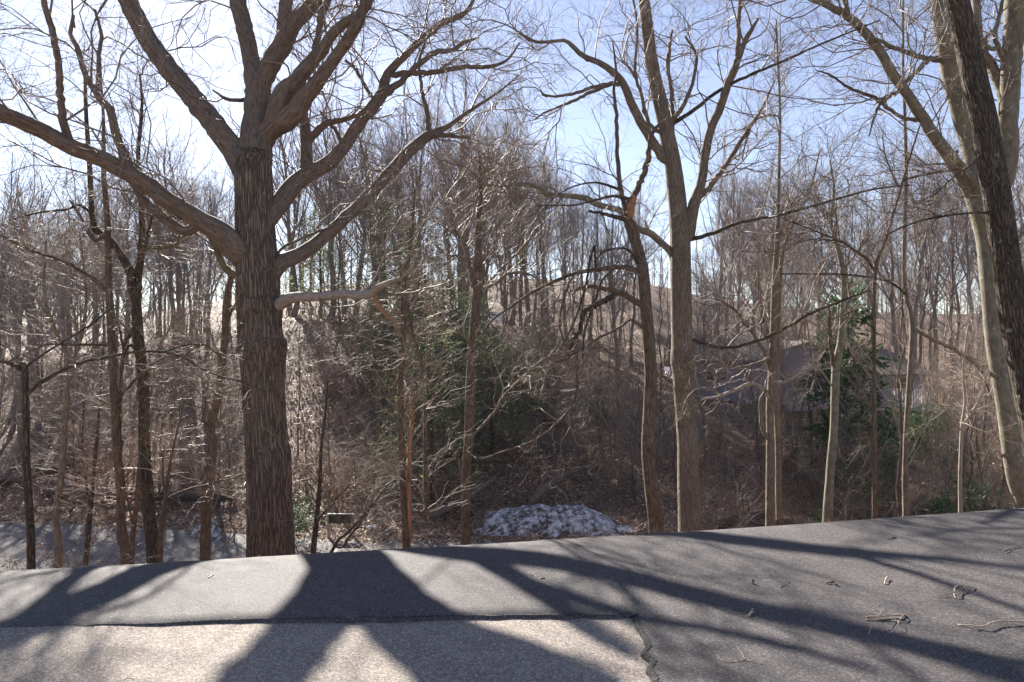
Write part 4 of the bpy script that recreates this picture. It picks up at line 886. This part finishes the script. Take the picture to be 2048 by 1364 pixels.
# ------------------------------------------------------------------ houses
def lapped_wall(w_, h_, z0=0.0, lap=0.16, gable=0.0):
    """front face of clapboard: saw-tooth courses; optional gable above"""
    V, Fc = [], []; z = z0; top = z0 + h_ + gable
    while z < top - 1e-6:
        z1 = min(z + lap, top)
        def half(zz): return w_ / 2 if zz <= z0 + h_ else max(0.01, w_ / 2 * (1 - (zz - z0 - h_) / max(gable, 1e-6)))
        i = len(V); a, b = half(z), half(z1)
        V += [(-a, -0.03, z), (a, -0.03, z), (b, -0.004, z1), (-b, -0.004, z1), (-a, 0.0, z), (a, 0.0, z)]
        Fc += [(i, i+1, i+2, i+3), (i+4, i+5, i+1, i)]; z = z1
    return V, Fc
def wall_block(nm, w_, d_, z0, h_, gable, mat):
    V, Fc = lapped_wall(w_, h_, z0, 0.16, gable)
    i = len(V); hw = w_ / 2
    V += [(-hw, 0, z0), (-hw, d_, z0), (-hw, d_, z0 + h_), (-hw, 0, z0 + h_), (hw, 0, z0), (hw, d_, z0), (hw, d_, z0 + h_), (hw, 0, z0 + h_)]
    Fc += [(i, i+3, i+2, i+1), (i+4, i+5, i+6, i+7), (i+1, i+2, i+6, i+5)]
    return poly_mesh(nm, V, Fc, mat)
def gable_roof_front(w_, d_, ze, rise, over, th=0.14):
    """ridge runs along depth"""
    hw = w_ / 2 + over; k = rise / (w_ / 2); z0 = ze - over * k
    V, Fc = [], []
    for s in (-1, 1):
        i = len(V)
        V += [(s * hw, -over, z0), (0, -over, ze + rise), (0, d_, ze + rise), (s * hw, d_, z0), (s * hw, -over, z0 + th), (0, -over, ze + rise + th), (0, d_, ze + rise + th), (s * hw, d_, z0 + th)]
        Fc += [(i, i+1, i+2, i+3), (i+4, i+5, i+6, i+7), (i, i+1, i+5, i+4), (i+3, i, i+4, i+7), (i+2, i+3, i+7, i+6)]
    return poly_mesh('roof', V, Fc, M['roofing'])
def slope_roof(w_, d_, ze, rise, over, mat, hip=0.0, th=0.14):
    hw = w_ / 2 + over; V = [(-hw, -over, ze), (hw, -over, ze), (hw, d_ + over, ze), (-hw, d_ + over, ze), (-hw + hip, d_ / 2, ze + rise), (hw - hip, d_ / 2, ze + rise),
                             (-hw, -over, ze - th), (hw, -over, ze - th), (hw, d_ + over, ze - th), (-hw, d_ + over, ze - th)]
    Fc = [(0, 1, 5, 4), (2, 3, 4, 5), (1, 2, 5), (3, 0, 4), (6, 7, 1, 0), (7, 8, 2, 1), (8, 9, 3, 2), (9, 6, 0, 3), (6, 9, 8, 7)]
    return poly_mesh('roof', V, Fc, mat)
def window(parent, x, z, w_, h_, y=-0.04, cols=1, rows=1):
    f = obj_from('window', box_mesh('window', [(x - w_/2 - 0.07, x - w_/2, y - 0.03, y + 0.03, z - 0.07, z + h_ + 0.07), (x + w_/2, x + w_/2 + 0.07, y - 0.03, y + 0.03, z - 0.07, z + h_ + 0.07),
        (x - w_/2, x + w_/2, y - 0.03, y + 0.03, z - 0.07, z), (x - w_/2, x + w_/2, y - 0.03, y + 0.03, z + h_, z + h_ + 0.07)], M['white']), parent)
    for c in range(cols):
        for r in range(rows):
            a = x - w_/2 + c * w_ / cols; b = a + w_ / cols; e = z + r * h_ / rows; g_ = e + h_ / rows
            obj_from('pane', box_mesh('pane', [(a + 0.015, b - 0.015, y - 0.005, y + 0.005, e + 0.015, g_ - 0.015)], M['glass']), f)
    mun = [(x - w_/2 + c * w_ / cols - 0.0148, x - w_/2 + c * w_ / cols + 0.0148, y - 0.02, y + 0.02, z, z + h_) for c in range(1, cols)]
    for c in range(cols):
        mun += [(x - w_/2 + c * w_ / cols + 0.015, x - w_/2 + (c + 1) * w_ / cols - 0.015, y - 0.02, y + 0.02, z + r * h_ / rows - 0.0148, z + r * h_ / rows + 0.0148) for r in range(1, rows)]
    if mun: obj_from('muntin', box_mesh('muntin', mun, M['white']), f)
DH = 42.0
def hx(px): return (px - CX) / F * DH
def hz(py): return CAMH + (CY - py) / F * DH
base = hz(806) - 1.6
house = empty('house', (hx(1560), DH, 0), 'lavender grey clapboard house with a long white railed deck in the trees', 'house')
ox = hx(1560)
def hpart(nm, me, x, y): o = obj_from(nm, me, house); o.location = (x - ox, y - DH, 0); return o
wl = hx(1565) - hx(1385); hpart('wall', wall_block('wing_wall', wl, 7, base, hz(722) - base, 0, M['siding']), (hx(1565) + hx(1385)) / 2, DH + 1.0)
hpart('roof', slope_roof(wl, 7, hz(722), 1.7, 0.35, M['roofing']), (hx(1565) + hx(1385)) / 2, DH + 1.0)
wg = hx(1672) - hx(1567); hpart('wall', wall_block('gable_wall', wg, 9, base, hz(702) - base, 0.5, M['siding']), (hx(1672) + hx(1567)) / 2, DH)
hpart('roof', gable_roof_front(wg, 9, hz(702), 0.5, 0.3), (hx(1672) + hx(1567)) / 2, DH)
ws = hx(1858) - hx(1725); hpart('wall', wall_block('sunroom_wall', ws, 6, base, hz(748) - base, 0, M['siding']), (hx(1858) + hx(1725)) / 2, DH + 0.3)
hpart('roof', slope_roof(ws, 6, hz(748), 1.5, 0.4, M['roofing'], 1.2), (hx(1858) + hx(1725)) / 2, DH + 0.3)
wlk = hx(1725) - hx(1672) - 0.02; hpart('wall', wall_block('link_wall', wlk, 6, base, hz(735) - base, 0, M['siding']), (hx(1725) + hx(1672)) / 2, DH + 1.5)
hpart('roof', slope_roof(wlk + 0.1, 6, hz(735), 1.0, 0.0, M['roofing']), (hx(1725) + hx(1672)) / 2, DH + 1.5)
win = empty('x', (0, 0, 0), None, None); bpy.data.objects.remove(win)
def hwin(px0, px1, py0, py1, yoff, cols, rows):
    window(house, (hx(px0) + hx(px1)) / 2 - ox, hz(py1), hx(px1) - hx(px0), hz(py0) - hz(py1), yoff - 0.06, cols, rows)
hwin(1421, 1440, 745, 762, 1.0, 1, 2); hwin(1447, 1463, 745, 762, 1.0, 1, 2)
hwin(1556, 1563, 742, 790, 1.0, 1, 3)
hwin(1586, 1602, 755, 795, 0.0, 2, 4)
hwin(1772, 1791, 756, 778, 0.3, 1, 2); hwin(1798, 1817, 755, 778, 0.3, 1, 2); hwin(1822, 1830, 755, 778, 0.3, 1, 2)
# deck: boards, posts, rails, balusters
dx0, dx1, dzf, dy = hx(1540) - ox, hx(1846) - ox, hz(803), -2.6
for k in range(8):
    obj_from('deck_board', box_mesh('deck_board', [(dx0, dx1, dy + k * 0.31, dy + k * 0.31 + 0.295, dzf - 0.05, dzf)], M['deckwood']), house)
obj_from('fascia', box_mesh('fascia', [(dx0, dx1, dy - 0.04, dy - 0.004, dzf - 0.30, dzf - 0.004)], M['white']), house)
npst = 7
for k in range(npst):
    x = dx0 + (dx1 - dx0) * k / (npst - 1)
    obj_from('deck_post', box_mesh('deck_post', [(x - 0.06, x + 0.06, dy + 0.005, dy + 0.125, base - 0.8, dzf - 0.052)], M['deckwood']), house)
    obj_from('rail_post', box_mesh('rail_post', [(x - 0.05, x + 0.05, dy + 0.005, dy + 0.105, dzf + 0.002, dzf + 0.88)], M['white']), house)
obj_from('top_rail', box_mesh('top_rail', [(dx0, dx1, dy, dy + 0.11, dzf + 0.882, dzf + 0.93)], M['white']), house)
obj_from('bottom_rail', box_mesh('bottom_rail', [(dx0, dx1, dy + 0.03, dy + 0.08, dzf + 0.08, dzf + 0.13)], M['white']), house)
tag(obj_from('baluster', box_mesh('balusters', [(x, x + 0.04, dy + 0.035, dy + 0.075, dzf + 0.132, dzf + 0.88) for x in np.arange(dx0 + 0.12, dx1 - 0.1, 0.14)], M['white']), house), kind='stuff')

# far roof on the ridge
D2 = 62.0; cx2 = (935 - CX) / F * D2; gz2 = Hs(cx2, D2 + 2)
shed = empty('house', (cx2, D2, gz2), 'low house with a long blue grey roof far up on the ridge', 'house')
zt = CAMH + (CY - 650) / F * D2 - gz2
obj_from('wall', wall_block('far_wall', 6.0, 5, -1.5, zt + 1.5, 0, M['siding']), shed)
obj_from('roof', slope_roof(6.0, 5, zt, 1.3, 0.4, M['slate']), shed)
window(shed, -1.2, zt - 1.3, 1.0, 0.9, -0.06, 2, 1); window(shed, 1.4, zt - 1.3, 1.0, 0.9, -0.06, 2, 1)

# ------------------------------------------------------------------ fallen bits on the drive
def on_drive(px, py, lift=0.0):
    d = CAMH * F / (py - CY); x = (px - CX) / F * d
    return np.array([x, d, float(drive_z(np.array([x]), np.array([d]))[0]) + lift])
def twig(label, strokes, mat='twig_pale', name='fallen_twig', cat='twig'):
    """strokes: list of (spec 'px,py,width lift')"""
    first = strokes[0][0]; s0 = spec(first)[0]; org = on_drive(s0[0], s0[1])
    root = empty(name, tuple(org), label, cat)
    for i, (sp, lift) in enumerate(strokes):
        s = spec(sp); n = len(s); lf = np.linspace(0, 1, n)
        P = []
        for k in range(n):
            p = on_drive(s[k, 0], s[k, 1]); rr = s[k, 2] * 0.31 * p[1] / F; p[2] += rr + lift * math.sin(math.pi * lf[k]); P.append(np.append(p, rr))
        C = catmull(np.array(P), max(8, n * 4)); C[1:-1, :3] += R.normal(size=(len(C) - 2, 3)) * 0.0015; C[:, 3] = np.maximum(C[:, 3] * R.uniform(0.85, 1.2, len(C)), 0.0012)
        e1, e2 = close_end(C[:, :3], C[:, 3]); e1 = np.concatenate([[e1[0]], e1]); e2 = np.concatenate([[e2[0] * 0.1], e2])
        obj_from('stick' if i == 0 else 'side_twig', tube_mesh('twig', [dict(pos=(e1 - org)[None], rad=e2[None], K=7)], M[mat]), root)
twig('bundle of two snapped sticks with a looping curl beside it on the asphalt', [('1731,1236,6 1750,1238,6 1775,1237,5 1800,1236,6 1810,1233,4', 0.012), ('1732,1241,5 1760,1242,5 1790,1240,5 1808,1240,4', 0.004), ('1736,1270,2 1748,1258,2 1762,1243,2 1772,1233,2 1778,1238,2', 0.05), ('1782,1243,2 1796,1252,2 1794,1262,2 1780,1268,2', 0.03), ('1796,1247,3 1806,1240,4 1811,1232,4', 0.02)])
twig('long crooked pale branch lying on the asphalt at the picture edge', [('1916,1252,4 1940,1257,4 1968,1261,5 1990,1253,5 2010,1251,5 2048,1250,6 2090,1249,7', 0.02), ('1965,1261,3 1948,1264,3 1938,1262,2', 0.005)])
twig('zigzag twig with curled ends beyond the stick bundle', [('1873,1197,2 1890,1194,3 1908,1195,3 1910,1186,4 1922,1181,4 1932,1184,3 1938,1188,2', 0.03), ('1908,1190,3 1912,1199,3', 0.0), ('1922,1181,3 1936,1181,3 1949,1178,4', 0.02)])
twig('forked twig close to the picture edge on the upper asphalt', [('2008,1103,3 2020,1098,3 2035,1095,3 2060,1099,3', 0.01), ('2013,1108,2 2026,1100,2', 0.004)])
twig('straight thin twig between the acorn and the shaded twig', [('1561,1175,2 1572,1169,2 1580,1163,2', 0.0)])
twig('bent bark shred lying along a branch shadow', [('1653,1169,4 1664,1168,5 1671,1170,5 1679,1175,3', 0.01), ('1662,1170,3 1668,1167,3 1672,1172,3', 0.015)], 'brown')
twig('small hooked twig standing curled on the asphalt', [('1769,1170,3 1772,1163,4 1775,1159,4 1770,1158,3', 0.015), ('1772,1170,3 1778,1169,2', 0.0)])
twig('short thick twig stub with a patch of grit next to it', [('1497,1233,6 1502,1229,6 1505,1223,5 1505,1218,4', 0.01), ('1504,1226,3 1509,1224,3', 0.01)])
twig('tiny straw coloured sliver on the asphalt above the shaded band', [('1763,1124,2 1770,1127,3 1776,1129,2', 0.0)])
twig('dark short twig near the far rim of the drive', [('1776,1079,3 1784,1077,4 1792,1076,4', 0.005)], 'brown')
twig('wide curved hair thin twig on the shaded asphalt', [('1433,1309,2 1442,1319,2 1455,1325,2 1475,1324,2 1490,1321,2 1510,1326,2 1532,1331,2', 0.0), ('1490,1321,2 1482,1306,2 1473,1292,1', 0.01)])
twig('little pale splinter alone on the sunlit asphalt before the oak', [('417,1156,3 422,1153,3 428,1149,2', 0.0)])
twig('tiny reddish chip on the asphalt below the forking tree', [('1081,1158,3 1086,1157,3 1090,1156,2', 0.0)], 'heart')
twig('pale flake on the asphalt beside the reddish chip', [('1060,1148,3 1065,1149,3 1064,1152,2', 0.0)])
twig('thin dark twig at the near rim of the old paving', [('246,1361,2 256,1357,2 268,1359,2', 0.0)], 'dark')
twig('thin dark line of a twig lying on the chip paving near its corner', [('1176,1331,2 1183,1329,2 1190,1329,2', 0.0)], 'dark')
p = on_drive(1505, 1167)
nb = empty('acorn', tuple(p), 'small round acorn casting a dark shadow on the asphalt', 'acorn')
zc = np.array([0.0, 0.15, 0.5, 0.8, 0.97]); rc = np.array([0.15, 0.7, 1.0, 0.7, 0.1])
obj_from('nut', tube_mesh('nut', [dict(pos=np.stack([0.004 * zc, 0 * zc, 0.026 * zc], -1)[None], rad=(0.012 * rc)[None], K=14)], M['pale']), nb)
obj_from('cap', tube_mesh('cap', [dict(pos=np.stack([0.004 + 0 * zc[:3], 0 * zc[:3], 0.02 + 0.014 * np.array([0, .5, 1])], -1)[None], rad=np.array([[0.0105, 0.008, 0.001]]), K=14)], M['brown']), nb)
# leaf scraps and bark bits blown over the drive
nd = 150; xx = R.uniform(-3.8, 6, nd); yy = R.uniform(2.6, 6.2, nd); ok = yy < edge_y(xx) - 0.15; xx, yy = xx[ok], yy[ok]; nd = len(xx)
onp = (xx < lip_x(yy)) & (yy < lip_y(xx)); zz = np.where(onp, -0.02 + 0.016 * np.clip((-0.9 - xx) / 2.2, 0, 1), drive_z(xx, yy)) + 0.004
v, q = cards(np.stack([xx, yy, zz], -1), nrm(np.stack([R.normal(size=nd), R.normal(size=nd), 0 * xx + 0.1], -1)), nrm(R.normal(size=(nd, 3)) * 0.3 + np.array([0, 0, 1])), R.uniform(0.006, 0.022, nd), R.uniform(0.003, 0.010, nd))
tag(obj_from('leaf_scraps', raw_mesh('leaf_scraps', v, q, M['litter'], False, np.repeat(R.uniform(0, 0.8, nd), 4))), kind='stuff')
# loose grit along the paving joint
ng = 700; gx_ = R.uniform(-3.3, 0.75, ng); gy_ = lip_y(gx_) + R.normal(size=ng) * 0.035 - 0.02
n2 = 500; gyy = R.uniform(2.6, 4.2, n2); gxx = lip_x(gyy) + R.normal(size=n2) * 0.05
gx_ = np.concatenate([gx_, gxx]); gy_ = np.concatenate([gy_, gyy]); ng += n2
c = np.stack([gx_, gy_, -0.012 + 0 * gx_], -1); s = R.uniform(0.0012, 0.004, ng)
on_pad = (gx_ < lip_x(gy_)) & (gy_ < lip_y(gx_)); c[:, 2] = np.where(on_pad, -0.021 + 0.016 * np.clip((-0.9 - gx_) / 2.2, 0, 1) + 0.002, drive_z(gx_, gy_) + 0.002)
tet = np.array([[1, 0, -.5], [-.5, .9, -.5], [-.5, -.9, -.5], [0, 0, 1.0]])
V = (c[:, None, :] + tet[None] * s[:, None, None] * R.uniform(0.6, 1.3, (ng, 4, 1))).reshape(-1, 3)
T = np.array([[0, 1, 3], [1, 2, 3], [2, 0, 3]]); fc = (np.arange(ng) * 4)[:, None, None] + T[None]
tag(obj_from('grit', raw_mesh('grit', V, fc.reshape(-1, 3), M['oldpave'])), kind='stuff')

# ------------------------------------------------------------------ air
hm = bpy.data.materials.new('air'); hm.use_nodes = True; t = hm.node_tree; t.nodes.clear()
pv = t.nodes.new('ShaderNodeVolumePrincipled'); pv.inputs['Color'].default_value = (0.86, 0.88, 1.0, 1); pv.inputs['Density'].default_value = 0.0002; pv.inputs['Anisotropy'].default_value = 0.0
t.links.new(pv.outputs[0], t.nodes.new('ShaderNodeOutputMaterial').inputs['Volume'])
tag(obj_from('haze', box_mesh('haze', [(-420, 420, -140, 660, -7, 40)], hm)), kind='stuff')
